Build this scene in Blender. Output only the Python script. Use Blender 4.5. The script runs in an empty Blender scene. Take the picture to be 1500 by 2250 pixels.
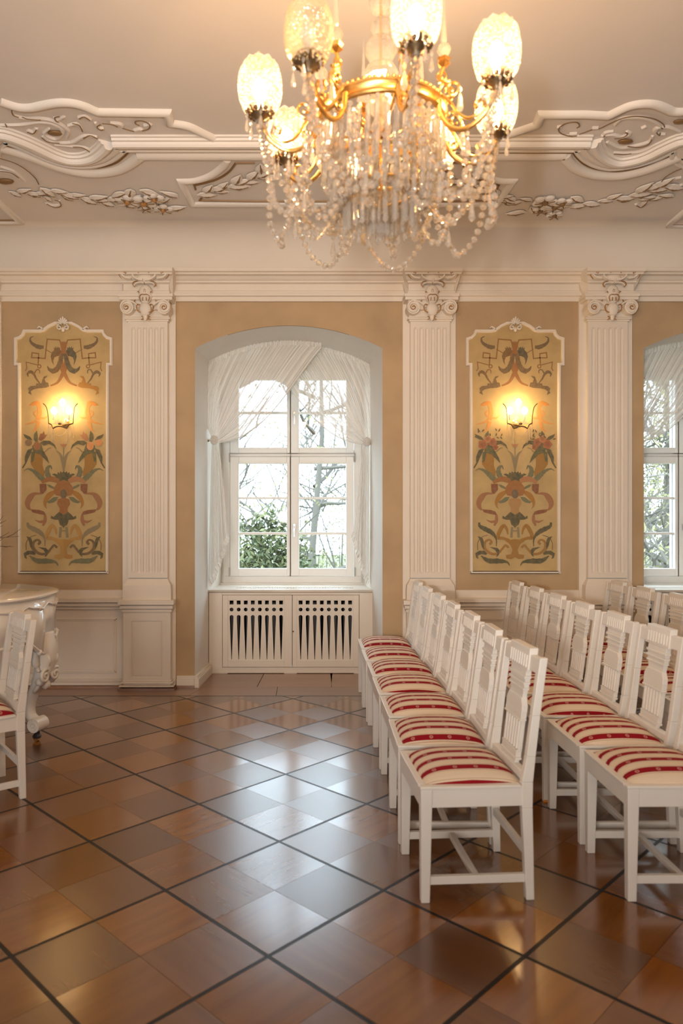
import bpy, bmesh, math, random
from mathutils import Vector, Matrix
random.seed(7)
PI = math.pi
SC = bpy.context.scene
COL = SC.collection

# ------------------------------------------------------------------ camera
F, CX, CY, EYE = 1595.0, 682.0, 1135.0, 1.5      # focal length and principal point for the 1500 x 2250 frame
cam_data = bpy.data.cameras.new('camera')
cam_data.sensor_fit = 'AUTO'
cam_data.sensor_width = 36.0
cam_data.lens = F / 2250.0 * 36.0
cam_data.shift_x = (750.0 - CX) / 2250.0
cam_data.shift_y = (CY - 1125.0) / 2250.0
cam_data.clip_start = 0.05
cam_data.clip_end = 300.0
cam_data.dof.use_dof = True
cam_data.dof.focus_distance = 6.35
cam_data.dof.aperture_fstop = 2.4
cam = bpy.data.objects.new('camera', cam_data)
cam.location = (0, 0, EYE)
cam.rotation_euler = (PI / 2, 0, 0)
COL.objects.link(cam)
SC.camera = cam

# ------------------------------------------------------------------ world and lights
world = bpy.data.worlds.new('world')
SC.world = world
world.use_nodes = True
wn = world.node_tree.nodes
wn['Background'].inputs[0].default_value = (0.70, 0.86, 1.0, 1)
wn['Background'].inputs[1].default_value = 8.5

def area_light(name, loc, target, sx, sy, power, col):
    d = bpy.data.lights.new(name, 'AREA')
    d.shape = 'RECTANGLE'; d.size = sx; d.size_y = sy; d.energy = power; d.color = col
    o = bpy.data.objects.new(name, d)
    o.location = loc
    o.rotation_euler = (Vector(target) - Vector(loc)).to_track_quat('-Z', 'Y').to_euler()
    COL.objects.link(o)
    return o

# added fill standing in for daylight from unseen opposite windows, and the lamp standing by the camera
area_light('rear_fill_light', (-3.5, -5.8, 2.0), (0.2, 5, 2.2), 1.5, 2.4, 190, (1.0, 0.96, 0.91))
area_light('rear_fill_light', (2.8, -5.8, 2.0), (1.0, 5, 2.2), 1.6, 2.4, 50, (1.0, 0.93, 0.86))
d = bpy.data.lights.new('photo_lamp', 'SPOT')
d.energy = 520; d.color = (1.0, 0.94, 0.88); d.spot_size = math.radians(92); d.spot_blend = 0.85; d.shadow_soft_size = 0.10
o = bpy.data.objects.new('photo_lamp', d); o.location = (-0.6, -0.9, 1.5)
o.rotation_euler = (Vector((0.9, 4.3, 4.0)) - Vector(o.location)).to_track_quat('-Z', 'Y').to_euler()
COL.objects.link(o)

SC.view_settings.view_transform = 'Standard'
SC.view_settings.look = 'None'
SC.view_settings.gamma = 1.0
SC.view_settings.exposure = 0.08
SC.view_settings.use_curve_mapping = False
try:
    SC.cycles.use_denoising = True
    SC.cycles.sample_clamp_indirect = 6.0
    SC.cycles.transparent_max_bounces = 24
    SC.cycles.max_bounces = 10
    SC.cycles.caustics_refractive = False
    SC.cycles.caustics_reflective = False
except Exception:
    pass

# ------------------------------------------------------------------ main measures (metres)
WY = 6.39            # plane of the window wall
HC = 4.0             # flat ceiling
def at(u, v, y):     # point of the photograph's frame at distance y
    return ((u - CX) / F * y, EYE - (v - CY) / F * y)
def wx(u, y=WY): return (u - CX) / F * y
def wz(v, y=WY): return EYE - (v - CY) / F * y
def cpt(u, v):       # a point of the flat ceiling
    y = (HC - EYE) * F / (CY - v)
    return ((u - CX) / F * y, y)

# ------------------------------------------------------------------ helpers
def lin(c):
    return tuple(((x / 255.0) / 12.92 if x / 255.0 <= 0.04045 else ((x / 255.0 + 0.055) / 1.055) ** 2.4) for x in c)

def tag(o, label=None, cat=None, group=None, kind=None):
    if label: o['label'] = label
    if cat: o['category'] = cat
    if group: o['group'] = group
    if kind: o['kind'] = kind
    return o

def empty(name, loc=(0, 0, 0), rz=0.0, parent=None):
    o = bpy.data.objects.new(name, None)
    o.empty_display_size = 0.05
    o.location = loc; o.rotation_euler = (0, 0, rz)
    if parent: o.parent = parent
    COL.objects.link(o)
    return o

class MB:
    def __init__(s): s.v = []; s.f = []; s.m = []; s.mi = 0
    def face(s, idx): s.f.append(tuple(idx)); s.m.append(s.mi)
    def box(s, x0, x1, y0, y1, z0, z1):
        n = len(s.v)
        s.v += [(x0, y0, z0), (x1, y0, z0), (x1, y1, z0), (x0, y1, z0), (x0, y0, z1), (x1, y0, z1), (x1, y1, z1), (x0, y1, z1)]
        for q in ((0, 3, 2, 1), (4, 5, 6, 7), (0, 1, 5, 4), (1, 2, 6, 5), (2, 3, 7, 6), (3, 0, 4, 7)):
            s.face([n + i for i in q])
        return s
    def frustum(s, c0, h0, c1, h1):   # box between rectangle (centre c0, half h0) and (c1, h1)
        n = len(s.v)
        for c, h in ((c0, h0), (c1, h1)):
            for sx, sy in ((-1, -1), (1, -1), (1, 1), (-1, 1)):
                s.v.append((c[0] + sx * h[0], c[1] + sy * h[1], c[2]))
        for q in ((0, 3, 2, 1), (4, 5, 6, 7), (0, 1, 5, 4), (1, 2, 6, 5), (2, 3, 7, 6), (3, 0, 4, 7)):
            s.face([n + i for i in q])
        return s
    def grid(s, nu, nv, fn, closed_u=False):
        n = len(s.v)
        for j in range(nv):
            for i in range(nu):
                s.v.append(tuple(fn(i / (nu if closed_u else nu - 1), j / (nv - 1))))
        for j in range(nv - 1):
            for i in range(nu if closed_u else nu - 1):
                i2 = (i + 1) % nu
                s.face((n + j * nu + i, n + j * nu + i2, n + (j + 1) * nu + i2, n + (j + 1) * nu + i))
        return s
    def poly(s, pts, top, bot=None):  # pts 2D; top/bot map (a,b)->xyz
        n = len(s.v); k = len(pts)
        s.v += [tuple(top(*p)) for p in pts]
        s.face(range(n, n + k))
        if bot:
            s.v += [tuple(bot(*p)) for p in pts]
            s.face(reversed(range(n + k, n + 2 * k)))
            for i in range(k):
                j = (i + 1) % k
                s.face((n + i, n + k + i, n + k + j, n + j))
        return s
    def lathe(s, prof, c=(0, 0, 0), n=16, ripple=0.0, nr=8):
        b = len(s.v)
        for r, z in prof:
            for i in range(n):
                a = 2 * PI * i / n
                rr = r * (1 + ripple * math.cos(nr * a))
                s.v.append((c[0] + rr * math.cos(a), c[1] + rr * math.sin(a), c[2] + z))
        for j in range(len(prof) - 1):
            for i in range(n):
                k = (i + 1) % n
                s.face((b + j * n + i, b + j * n + k, b + (j + 1) * n + k, b + (j + 1) * n + i))
        if prof[0][0] > 1e-4: s.face([b + i for i in reversed(range(n))])
        if prof[-1][0] > 1e-4: s.face([b + (len(prof) - 1) * n + i for i in range(n)])
        return s
    def tube(s, pts, rad, n=6, cap=True):
        pts = [Vector(p) for p in pts]
        if not isinstance(rad, (list, tuple)): rad = [rad] * len(pts)
        b = len(s.v); up = None
        for i, p in enumerate(pts):
            t = (pts[min(i + 1, len(pts) - 1)] - pts[max(i - 1, 0)])
            t = t.normalized() if t.length > 1e-9 else Vector((0, 0, 1))
            if up is None:
                up = Vector((0, 0, 1)) if abs(t.z) < 0.9 else Vector((1, 0, 0))
            a = t.cross(up)
            if a.length < 1e-5: a = t.cross(Vector((0, 1, 0)))
            a.normalize(); c = a.cross(t).normalized(); up = c
            for k in range(n):
                w = 2 * PI * k / n
                s.v.append(tuple(p + rad[i] * (math.cos(w) * a + math.sin(w) * c)))
        for j in range(len(pts) - 1):
            for k in range(n):
                q = (k + 1) % n
                s.face((b + j * n + k, b + j * n + q, b + (j + 1) * n + q, b + (j + 1) * n + k))
        if cap:
            s.face([b + k for k in reversed(range(n))]); s.face([b + (len(pts) - 1) * n + k for k in range(n)])
        return s
    def ball(s, c, r, n=10, m=6, sc=(1, 1, 1)):
        prof = [(r * math.sin(PI * j / m), -r * math.cos(PI * j / m)) for j in range(m + 1)]
        b = len(s.v)
        s.lathe([(max(p[0], 1e-5), p[1]) for p in prof], (0, 0, 0), n)
        for i in range(b, len(s.v)):
            x, y, z = s.v[i]; s.v[i] = (c[0] + x * sc[0], c[1] + y * sc[1], c[2] + z * sc[2])
        return s
    def ridge(s, pts, w, mp, prof):   # moulding with a stepped cross-section; prof = [(offset in widths, height)]
        k = len(pts); b = len(s.v); np_ = len(prof)
        for i in range(k):
            p = Vector(pts[i]); q0 = Vector(pts[max(i - 1, 0)]); q1 = Vector(pts[min(i + 1, k - 1)])
            d0 = (p - q0).normalized() if i > 0 else (q1 - p).normalized(); d1 = (q1 - p).normalized() if i < k - 1 else d0
            n0 = Vector((-d0.y, d0.x)); nn = (n0 + Vector((-d1.y, d1.x)))
            if nn.length < 1e-3: nn = n0
            nn.normalize(); sc = 1.0 / max(0.55, nn.dot(n0))
            for o, z in prof: s.v.append(tuple(mp(p.x + nn.x * w * o * sc, p.y + nn.y * w * o * sc, z)))
        for i in range(k - 1):
            for j in range(np_ - 1):
                s.face((b + i * np_ + j, b + i * np_ + j + 1, b + (i + 1) * np_ + j + 1, b + (i + 1) * np_ + j))
        s.face(range(b, b + np_)); e = b + (k - 1) * np_; s.face(reversed(range(e, e + np_)))
        return s
    def stroke(s, pts, w, mp, h, flat=0.55):   # raised ribbon along pts in the plane of mp(a,b,height)
        k = len(pts); b = len(s.v)
        if not isinstance(w, (list, tuple)): w = [w] * k
        for i in range(k):
            p = Vector(pts[i]); q0 = Vector(pts[max(i - 1, 0)]); q1 = Vector(pts[min(i + 1, k - 1)])
            d0 = (p - q0) if i > 0 else (q1 - p); d1 = (q1 - p) if i < k - 1 else (p - q0)
            d0 = d0.normalized() if d0.length > 1e-9 else Vector((1, 0)); d1 = d1.normalized() if d1.length > 1e-9 else d0
            n0 = Vector((-d0.y, d0.x)); n1 = Vector((-d1.y, d1.x)); nn = n0 + n1
            if nn.length < 1e-3: nn = n0
            nn.normalize(); sc = 1.0 / max(0.55, nn.dot(n0))
            hw = w[i] / 2 * sc; hh = h if not isinstance(h, (list, tuple)) else h[i]
            for o, z in ((-1, 0), (-flat, hh), (flat, hh), (1, 0)):
                s.v.append(tuple(mp(p.x + nn.x * hw * o, p.y + nn.y * hw * o, z)))
        for i in range(k - 1):
            for j in range(3):
                s.face((b + i * 4 + j, b + i * 4 + j + 1, b + i * 4 + 5 + j, b + i * 4 + 4 + j))
        s.face((b, b + 1, b + 2, b + 3)); e = b + (k - 1) * 4; s.face((e + 3, e + 2, e + 1, e))
        return s
    def sweep_x(s, prof, x0, x1):     # closed (y,z) profile extruded along x
        n = len(s.v); k = len(prof)
        s.v += [(x0, y, z) for y, z in prof] + [(x1, y, z) for y, z in prof]
        for i in range(k):
            j = (i + 1) % k
            s.face((n + i, n + j, n + k + j, n + k + i))
        s.face(range(n, n + k)); s.face(reversed(range(n + k, n + 2 * k)))
        return s
    def mesh(s, name, mats, smooth=False, recalc=True):
        me = bpy.data.meshes.new(name)
        me.from_pydata(s.v, [], s.f)
        mats = mats if isinstance(mats, (list, tuple)) else [mats]
        for m in mats: me.materials.append(m)
        if len(mats) > 1: me.polygons.foreach_set('material_index', s.m)
        if recalc:
            bm = bmesh.new(); bm.from_mesh(me); bmesh.ops.recalc_face_normals(bm, faces=bm.faces); bm.to_mesh(me); bm.free()
        if smooth:
            me.polygons.foreach_set('use_smooth', [True] * len(me.polygons))
            if smooth != 'all':
                try: me.set_sharp_from_angle(angle=math.radians(40))
                except Exception: pass
        me.update()
        return me
    def build(s, name, mats, parent=None, smooth=False, recalc=True, bevel=0.0):
        o = bpy.data.objects.new(name, s.mesh(name, mats, smooth, recalc))
        COL.objects.link(o)
        if parent: o.parent = parent
        if bevel:
            b = o.modifiers.new('bevel', 'BEVEL'); b.width = bevel; b.segments = 2; b.limit_method = 'ANGLE'; b.angle_limit = 0.7
        return o

def put(name, me, parent=None, loc=(0, 0, 0), rz=0.0, sc=None, rot=None):
    o = bpy.data.objects.new(name, me)
    o.location = loc
    o.rotation_euler = rot if rot else (0, 0, rz)
    if sc: o.scale = sc
    if parent: o.parent = parent
    COL.objects.link(o)
    return o

def copy_tree(o, parent=None):
    c = o.copy(); COL.objects.link(c)
    if parent: c.parent = parent
    for ch in list(o.children): copy_tree(ch, c)
    return c

def catmull(pts, n=5):
    out = []; k = len(pts)
    P = lambda i: pts[min(max(i, 0), k - 1)]
    for i in range(k - 1):
        a, b, c, d = P(i - 1), P(i), P(i + 1), P(i + 2)
        for j in range(n):
            t = j / n
            out.append(tuple(0.5 * (2 * b[q] + (c[q] - a[q]) * t + (2 * a[q] - 5 * b[q] + 4 * c[q] - d[q]) * t * t + (3 * b[q] - a[q] - 3 * c[q] + d[q]) * t ** 3) for q in range(len(b))))
    out.append(tuple(pts[-1]))
    return out

def spiral(cx, cy, r0, r1, a0, turns, n=22):
    return [(cx + (r0 + (r1 - r0) * i / n) * math.cos(a0 + turns * 2 * PI * i / n), cy + (r0 + (r1 - r0) * i / n) * math.sin(a0 + turns * 2 * PI * i / n)) for i in range(n + 1)]

# ------------------------------------------------------------------ materials
def mat(name, col, rough=0.6, metal=0.0, var=0.0, scale=6.0, bump=0.0, bscale=40.0, spec=0.5, coord='Object', tint=None, coat=0.0):
    m = bpy.data.materials.new(name); m.use_nodes = True
    nt = m.node_tree; N = nt.nodes; L = nt.links
    b = N['Principled BSDF']
    b.inputs['Base Color'].default_value = (*col, 1)
    b.inputs['Roughness'].default_value = rough
    b.inputs['Metallic'].default_value = metal
    b.inputs['Specular IOR Level'].default_value = spec
    if coat: b.inputs['Coat Weight'].default_value = coat; b.inputs['Coat Roughness'].default_value = 0.1
    tc = None
    if var or bump:
        tc = N.new('ShaderNodeTexCoord')
    if var:
        nz = N.new('ShaderNodeTexNoise'); nz.inputs['Scale'].default_value = scale; nz.inputs['Detail'].default_value = 5
        L.new(tc.outputs[coord], nz.inputs['Vector'])
        mx = N.new('ShaderNodeMix'); mx.data_type = 'RGBA'
        t = tint or tuple(c * (1 - var) for c in col)
        mx.inputs[6].default_value = (*[min(1, c * (1 + var * 0.5)) for c in col], 1); mx.inputs[7].default_value = (*t, 1)
        rp = N.new('ShaderNodeMapRange'); rp.inputs[1].default_value = 0.3; rp.inputs[2].default_value = 0.7
        L.new(nz.outputs['Fac'], rp.inputs[0]); L.new(rp.outputs[0], mx.inputs[0]); L.new(mx.outputs[2], b.inputs['Base Color'])
    if bump:
        n2 = N.new('ShaderNodeTexNoise'); n2.inputs['Scale'].default_value = bscale; n2.inputs['Detail'].default_value = 4
        L.new(tc.outputs[coord], n2.inputs['Vector'])
        bp = N.new('ShaderNodeBump'); bp.inputs['Strength'].default_value = bump; bp.inputs['Distance'].default_value = 0.01
        L.new(n2.outputs['Fac'], bp.inputs['Height']); L.new(bp.outputs[0], b.inputs['Normal'])
    return m

M = {}
M['wall'] = mat('ochre_plaster', (0.52, 0.365, 0.21), 0.85, var=0.16, scale=2.2, bump=0.12, bscale=60)
M['cream'] = mat('cream_stucco', (0.80, 0.715, 0.61), 0.6, var=0.03, scale=3, bump=0.05, bscale=30)
M['white_paint'] = mat('white_lacquer', (0.80, 0.725, 0.625), 0.35, var=0.02, scale=4)
M['chair_white'] = mat('chair_lacquer', (0.80, 0.755, 0.69), 0.38, var=0.03, scale=9, bump=0.03, bscale=60)
M['ceil'] = mat('ceiling_plaster', (0.75, 0.70, 0.655), 0.85, var=0.05, scale=1.3, bump=0.06, bscale=25)
M['stucco'] = mat('ceiling_stucco', (0.82, 0.775, 0.72), 0.7)
M['relief'] = mat('stucco_relief', (0.76, 0.71, 0.655), 0.7)
M['giltline'] = mat('gilt_line', (0.235, 0.135, 0.055), 0.5, metal=0.2)
M['giltcap'] = mat('gilt_capital', (0.45, 0.225, 0.075), 0.5, metal=0.2)
M['gold'] = mat('gilded_brass', (0.82, 0.50, 0.16), 0.28, metal=1.0, var=0.15, scale=30)
M['bronze'] = mat('dark_bronze', (0.22, 0.15, 0.08), 0.42, metal=0.9)
M['frame_white'] = mat('window_paint', (0.86, 0.84, 0.80), 0.4)
M['dark'] = mat('inside_shade', (0.025, 0.025, 0.025), 0.8)
M['steel'] = mat('handle_steel', (0.62, 0.60, 0.58), 0.3, metal=0.8)
M['radiator'] = mat('radiator_grey', (0.10, 0.10, 0.10), 0.5)
M['seam'] = mat('dark_seam', (0.10, 0.07, 0.05), 0.8)
M['piano'] = mat('piano_lacquer', (0.84, 0.80, 0.74), 0.08, spec=0.6, coat=0.8)
M['piano_carved'] = mat('piano_carving', (0.80, 0.75, 0.68), 0.35)
M['brass'] = mat('caster_brass', (0.55, 0.33, 0.13), 0.35, metal=1.0)
M['castblack'] = mat('caster_black', (0.03, 0.03, 0.035), 0.35)
M['twig'] = mat('dry_twig', (0.12, 0.075, 0.045), 0.8)
M['bark'] = mat('bark', (0.125, 0.11, 0.09), 0.9)
M['felt'] = mat('felt_pad', (0.75, 0.30, 0.05), 0.9)

def wood_mat(name, c1, c2, rough):
    m = bpy.data.materials.new(name); m.use_nodes = True
    nt = m.node_tree; N = nt.nodes; L = nt.links; b = N['Principled BSDF']
    tc = N.new('ShaderNodeTexCoord'); oi = N.new('ShaderNodeObjectInfo')
    ad = N.new('ShaderNodeVectorMath'); ad.operation = 'ADD'
    ml = N.new('ShaderNodeMath'); ml.operation = 'MULTIPLY'; ml.inputs[1].default_value = 37.0
    L.new(oi.outputs['Random'], ml.inputs[0])
    L.new(tc.outputs['Object'], ad.inputs[0]); L.new(ml.outputs[0], ad.inputs[1])
    mp = N.new('ShaderNodeMapping'); mp.inputs['Scale'].default_value = (1.3, 12.0, 4.0)
    L.new(ad.outputs[0], mp.inputs[0])
    n1 = N.new('ShaderNodeTexNoise'); n1.inputs['Scale'].default_value = 1.6; n1.inputs['Detail'].default_value = 6; n1.inputs['Distortion'].default_value = 0.15
    L.new(mp.outputs[0], n1.inputs['Vector'])
    mx = N.new('ShaderNodeMix'); mx.data_type = 'RGBA'
    mx.inputs[6].default_value = (*c1, 1); mx.inputs[7].default_value = (*c2, 1)
    rp = N.new('ShaderNodeMapRange'); rp.inputs[1].default_value = 0.2; rp.inputs[2].default_value = 0.8
    L.new(n1.outputs['Fac'], rp.inputs[0]); L.new(rp.outputs[0], mx.inputs[0])
    hs = N.new('ShaderNodeHueSaturation')
    rv = N.new('ShaderNodeMapRange'); rv.inputs[3].default_value = 0.72; rv.inputs[4].default_value = 1.22
    L.new(oi.outputs['Random'], rv.inputs[0]); L.new(rv.outputs[0], hs.inputs['Value']); L.new(mx.outputs[2], hs.inputs['Color'])
    L.new(hs.outputs[0], b.inputs['Base Color'])
    b.inputs['Roughness'].default_value = rough
    b.inputs['IOR'].default_value = 1.6; b.inputs['Coat Weight'].default_value = 0.8; b.inputs['Coat Roughness'].default_value = rough
    return m
M['wood_a'] = wood_mat('parquet_wood_along', (0.27, 0.096, 0.011), (0.165, 0.055, 0.006), 0.18)
M['wood_b'] = wood_mat('parquet_wood_across', (0.185, 0.066, 0.012), (0.115, 0.040, 0.008), 0.27)  # same wood; darker tint imitates how light catches the turned grain
M['wood_border'] = wood_mat('border_wood', (0.30, 0.135, 0.042), (0.19, 0.075, 0.022), 0.33)
M['wood_dark'] = mat('bog_oak_inlay', (0.014, 0.012, 0.011), 0.35, spec=0.3)
M['under'] = mat('sub_floor', (0.05, 0.028, 0.014), 0.5)

def sheer_mat(name, alpha, freq):
    m = bpy.data.materials.new(name); m.use_nodes = True
    nt = m.node_tree; N = nt.nodes; L = nt.links
    N.remove(N['Principled BSDF']); out = N['Material Output']
    tr = N.new('ShaderNodeBsdfTransparent')
    df = N.new('ShaderNodeBsdfDiffuse'); df.inputs[0].default_value = (0.86, 0.83, 0.78, 1)
    tl = N.new('ShaderNodeBsdfTranslucent'); tl.inputs[0].default_value = (0.86, 0.83, 0.78, 1)
    m1 = N.new('ShaderNodeMixShader'); m1.inputs[0].default_value = 0.13
    L.new(df.outputs[0], m1.inputs[1]); L.new(tl.outputs[0], m1.inputs[2])
    uv = N.new('ShaderNodeUVMap'); mp = N.new('ShaderNodeMapping'); mp.inputs['Scale'].default_value = (freq, 0.6, 1)
    L.new(uv.outputs[0], mp.inputs[0])
    nz = N.new('ShaderNodeTexNoise'); nz.inputs['Scale'].default_value = 1.0; nz.inputs['Detail'].default_value = 4
    L.new(mp.outputs[0], nz.inputs['Vector'])
    rp = N.new('ShaderNodeMapRange'); rp.inputs[1].default_value = 0.36; rp.inputs[2].default_value = 0.60
    rp.inputs[3].default_value = alpha[0]; rp.inputs[4].default_value = alpha[1]
    L.new(nz.outputs['Fac'], rp.inputs[0])
    m2 = N.new('ShaderNodeMixShader')
    L.new(rp.outputs[0], m2.inputs[0]); L.new(tr.outputs[0], m2.inputs[1]); L.new(m1.outputs[0], m2.inputs[2])
    L.new(m2.outputs[0], out.inputs[0])
    return m
M['sheer'] = sheer_mat('sheer_voile', (0.46, 0.97), 70)
M['sheer_tail'] = sheer_mat('gathered_voile', (0.5, 0.9), 16)
M['sheer_head'] = sheer_mat('ruched_voile', (0.6, 0.97), 120)

def pane_mat():
    m = bpy.data.materials.new('window_glass'); m.use_nodes = True
    nt = m.node_tree; N = nt.nodes; L = nt.links
    N.remove(N['Principled BSDF']); out = N['Material Output']
    tr = N.new('ShaderNodeBsdfTransparent'); tr.inputs[0].default_value = (0.97, 0.985, 0.98, 1)
    gl = N.new('ShaderNodeBsdfGlossy'); gl.inputs['Roughness'].default_value = 0.02
    mx = N.new('ShaderNodeMixShader'); mx.inputs[0].default_value = 0.02
    L.new(tr.outputs[0], mx.inputs[1]); L.new(gl.outputs[0], mx.inputs[2]); L.new(mx.outputs[0], out.inputs[0])
    return m
M['pane'] = pane_mat()

def crystal_mat(name, col, tfac, rough=0.0):
    m = bpy.data.materials.new(name); m.use_nodes = True
    nt = m.node_tree; N = nt.nodes; L = nt.links
    N.remove(N['Principled BSDF']); out = N['Material Output']
    g = N.new('ShaderNodeBsdfGlass'); g.inputs['Color'].default_value = (*col, 1); g.inputs['Roughness'].default_value = rough; g.inputs['IOR'].default_value = 1.55
    tr = N.new('ShaderNodeBsdfTransparent'); tr.inputs[0].default_value = (*col, 1)
    mx = N.new('ShaderNodeMixShader'); mx.inputs[0].default_value = tfac
    L.new(g.outputs[0], mx.inputs[1]); L.new(tr.outputs[0], mx.inputs[2])
    tl = N.new('ShaderNodeBsdfTranslucent'); tl.inputs[0].default_value = (1, .97, .92, 1)
    df = N.new('ShaderNodeBsdfDiffuse'); df.inputs[0].default_value = (1, .97, .92, 1)
    m3 = N.new('ShaderNodeMixShader'); L.new(tl.outputs[0], m3.inputs[1]); L.new(df.outputs[0], m3.inputs[2])
    m2 = N.new('ShaderNodeMixShader'); m2.inputs[0].default_value = 0.22
    L.new(mx.outputs[0], m2.inputs[1]); L.new(m3.outputs[0], m2.inputs[2]); L.new(m2.outputs[0], out.inputs[0])
    return m
M['crystal'] = crystal_mat('cut_crystal', (1.0, 0.985, 0.96), 0.42)

def shade_mat(name, strength, body=(0.95, 0.88, 0.76), tf=0.45):
    m = bpy.data.materials.new(name); m.use_nodes = True
    nt = m.node_tree; N = nt.nodes; L = nt.links
    N.remove(N['Principled BSDF']); out = N['Material Output']
    tc = N.new('ShaderNodeTexCoord')
    vo = N.new('ShaderNodeTexVoronoi'); vo.inputs['Scale'].default_value = 95.0
    L.new(tc.outputs['Object'], vo.inputs['Vector'])
    bp = N.new('ShaderNodeBump'); bp.inputs['Strength'].default_value = 0.9; bp.inputs['Distance'].default_value = 0.01
    L.new(vo.outputs['Distance'], bp.inputs['Height'])
    tl = N.new('ShaderNodeBsdfTranslucent'); tl.inputs[0].default_value = (*body, 1)
    gl = N.new('ShaderNodeBsdfGlossy'); gl.inputs['Roughness'].default_value = 0.12
    tr = N.new('ShaderNodeBsdfTransparent'); tr.inputs[0].default_value = (1, 0.95, 0.86, 1)
    L.new(bp.outputs[0], tl.inputs['Normal']); L.new(bp.outputs[0], gl.inputs['Normal'])
    m1 = N.new('ShaderNodeMixShader'); m1.inputs[0].default_value = 0.35
    L.new(tl.outputs[0], m1.inputs[1]); L.new(gl.outputs[0], m1.inputs[2])
    m2 = N.new('ShaderNodeMixShader'); m2.inputs[0].default_value = tf
    L.new(m1.outputs[0], m2.inputs[1]); L.new(tr.outputs[0], m2.inputs[2])
    last = m2
    if strength:
        em = N.new('ShaderNodeEmission')
        rp = N.new('ShaderNodeValToRGB')
        rp.color_ramp.elements[0].position = 0.0; rp.color_ramp.elements[0].color = (1.0, 0.90, 0.72, 1)
        rp.color_ramp.elements[1].position = 0.65; rp.color_ramp.elements[1].color = (0.50, 0.27, 0.11, 1)
        L.new(vo.outputs['Distance'], rp.inputs[0]); L.new(rp.outputs[0], em.inputs[0])
        em.inputs[1].default_value = strength
        ad = N.new('ShaderNodeAddShader'); L.new(m2.outputs[0], ad.inputs[0]); L.new(em.outputs[0], ad.inputs[1]); last = ad
    L.new(last.outputs[0], out.inputs[0])
    return m
M['shade_lit'] = shade_mat('pressed_glass_shade_lit', 0.95, (0.13, 0.10, 0.07), 0.72)
M['shade_off'] = shade_mat('pressed_glass_shade', 0.0)

def emit_mat(name, col, s):
    m = bpy.data.materials.new(name); m.use_nodes = True
    nt = m.node_tree; N = nt.nodes; L = nt.links
    N.remove(N['Principled BSDF']); e = N.new('ShaderNodeEmission'); e.inputs[0].default_value = (*col, 1); e.inputs[1].default_value = s
    tr = N.new('ShaderNodeBsdfTransparent'); ad = N.new('ShaderNodeAddShader')   # clear glass bulb: glows and lets the filament's light through
    L.new(e.outputs[0], ad.inputs[0]); L.new(tr.outputs[0], ad.inputs[1]); L.new(ad.outputs[0], N['Material Output'].inputs[0])
    return m
M['bulb'] = emit_mat('glowing_bulb', (1.0, 0.74, 0.42), 22.0)
M['sconce_bulb'] = emit_mat('glowing_sconce_bulb', (1.0, 0.76, 0.42), 14.0)

def point_light(name, loc, power, col, rad, parent=None):
    d = bpy.data.lights.new(name, 'POINT'); d.energy = power; d.color = col; d.shadow_soft_size = rad
    o = bpy.data.objects.new(name, d); o.location = loc; COL.objects.link(o)
    if parent: o.parent = parent
    return o

def stripe_mat():
    m = bpy.data.materials.new('red_striped_upholstery'); m.use_nodes = True
    nt = m.node_tree; N = nt.nodes; L = nt.links; b = N['Principled BSDF']
    b.inputs['Roughness'].default_value = 0.8; b.inputs['Specular IOR Level'].default_value = 0.2
    def mth(op, a, c=None):
        n = N.new('ShaderNodeMath'); n.operation = op
        for i, x in enumerate((a, c)):
            if x is None: continue
            if isinstance(x, (int, float)): n.inputs[i].default_value = x
            else: L.new(x, n.inputs[i])
        return n.outputs[0]
    tc = N.new('ShaderNodeTexCoord'); oi = N.new('ShaderNodeObjectInfo')
    sp = N.new('ShaderNodeSeparateXYZ'); L.new(tc.outputs['Object'], sp.inputs[0])
    P = 0.082
    ph = mth('MULTIPLY', oi.outputs['Random'], P)
    yy = mth('ADD', mth('ADD', sp.outputs['Y'], ph), 5.0)
    fr = mth('FRACT', mth('DIVIDE', yy, P))
    red = mth('LESS_THAN', fr, 0.37)
    pin = mth('LESS_THAN', mth('ABSOLUTE', mth('SUBTRACT', fr, 0.93)), 0.02)
    pin2 = mth('LESS_THAN', mth('ABSOLUTE', mth('SUBTRACT', fr, 0.44)), 0.02)
    pins = mth('MULTIPLY', mth('ADD', pin, pin2), 0.55)
    dx = mth('SUBTRACT', mth('MULTIPLY', mth('FRACT', mth('DIVIDE', mth('ADD', sp.outputs['X'], 3.0), 0.085)), 0.085), 0.0425)
    dy = mth('MULTIPLY', mth('SUBTRACT', fr, 0.185), P)
    d = mth('SQRT', mth('ADD', mth('MULTIPLY', dx, dx), mth('MULTIPLY', dy, dy)))
    dot = mth('MULTIPLY', mth('LESS_THAN', mth('ABSOLUTE', mth('SUBTRACT', d, 0.006)), 0.003), 0.6)
    nz = N.new('ShaderNodeTexNoise'); nz.inputs['Scale'].default_value = 420; L.new(tc.outputs['Object'], nz.inputs['Vector'])
    def mix(f, c1, c2):
        x = N.new('ShaderNodeMix'); x.data_type = 'RGBA'
        if isinstance(f, float): x.inputs[0].default_value = f
        else: L.new(f, x.inputs[0])
        for i, c in ((6, c1), (7, c2)):
            if isinstance(c, tuple): x.inputs[i].default_value = (*c, 1)
            else: L.new(c, x.inputs[i])
        return x.outputs[2]
    cr = mix(nz.outputs['Fac'], (0.80, 0.67, 0.51), (0.66, 0.53, 0.39))
    cr = mix(pins, cr, (0.40, 0.20, 0.12))
    rd = mix(dot, (0.27, 0.004, 0.012), (0.62, 0.33, 0.26))
    L.new(mix(red, cr, rd), b.inputs['Base Color'])
    bp = N.new('ShaderNodeBump'); bp.inputs['Strength'].default_value = 0.15; bp.inputs['Distance'].default_value = 0.002
    L.new(nz.outputs['Fac'], bp.inputs['Height']); L.new(bp.outputs[0], b.inputs['Normal'])
    return m
M['stripe'] = stripe_mat()

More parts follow.
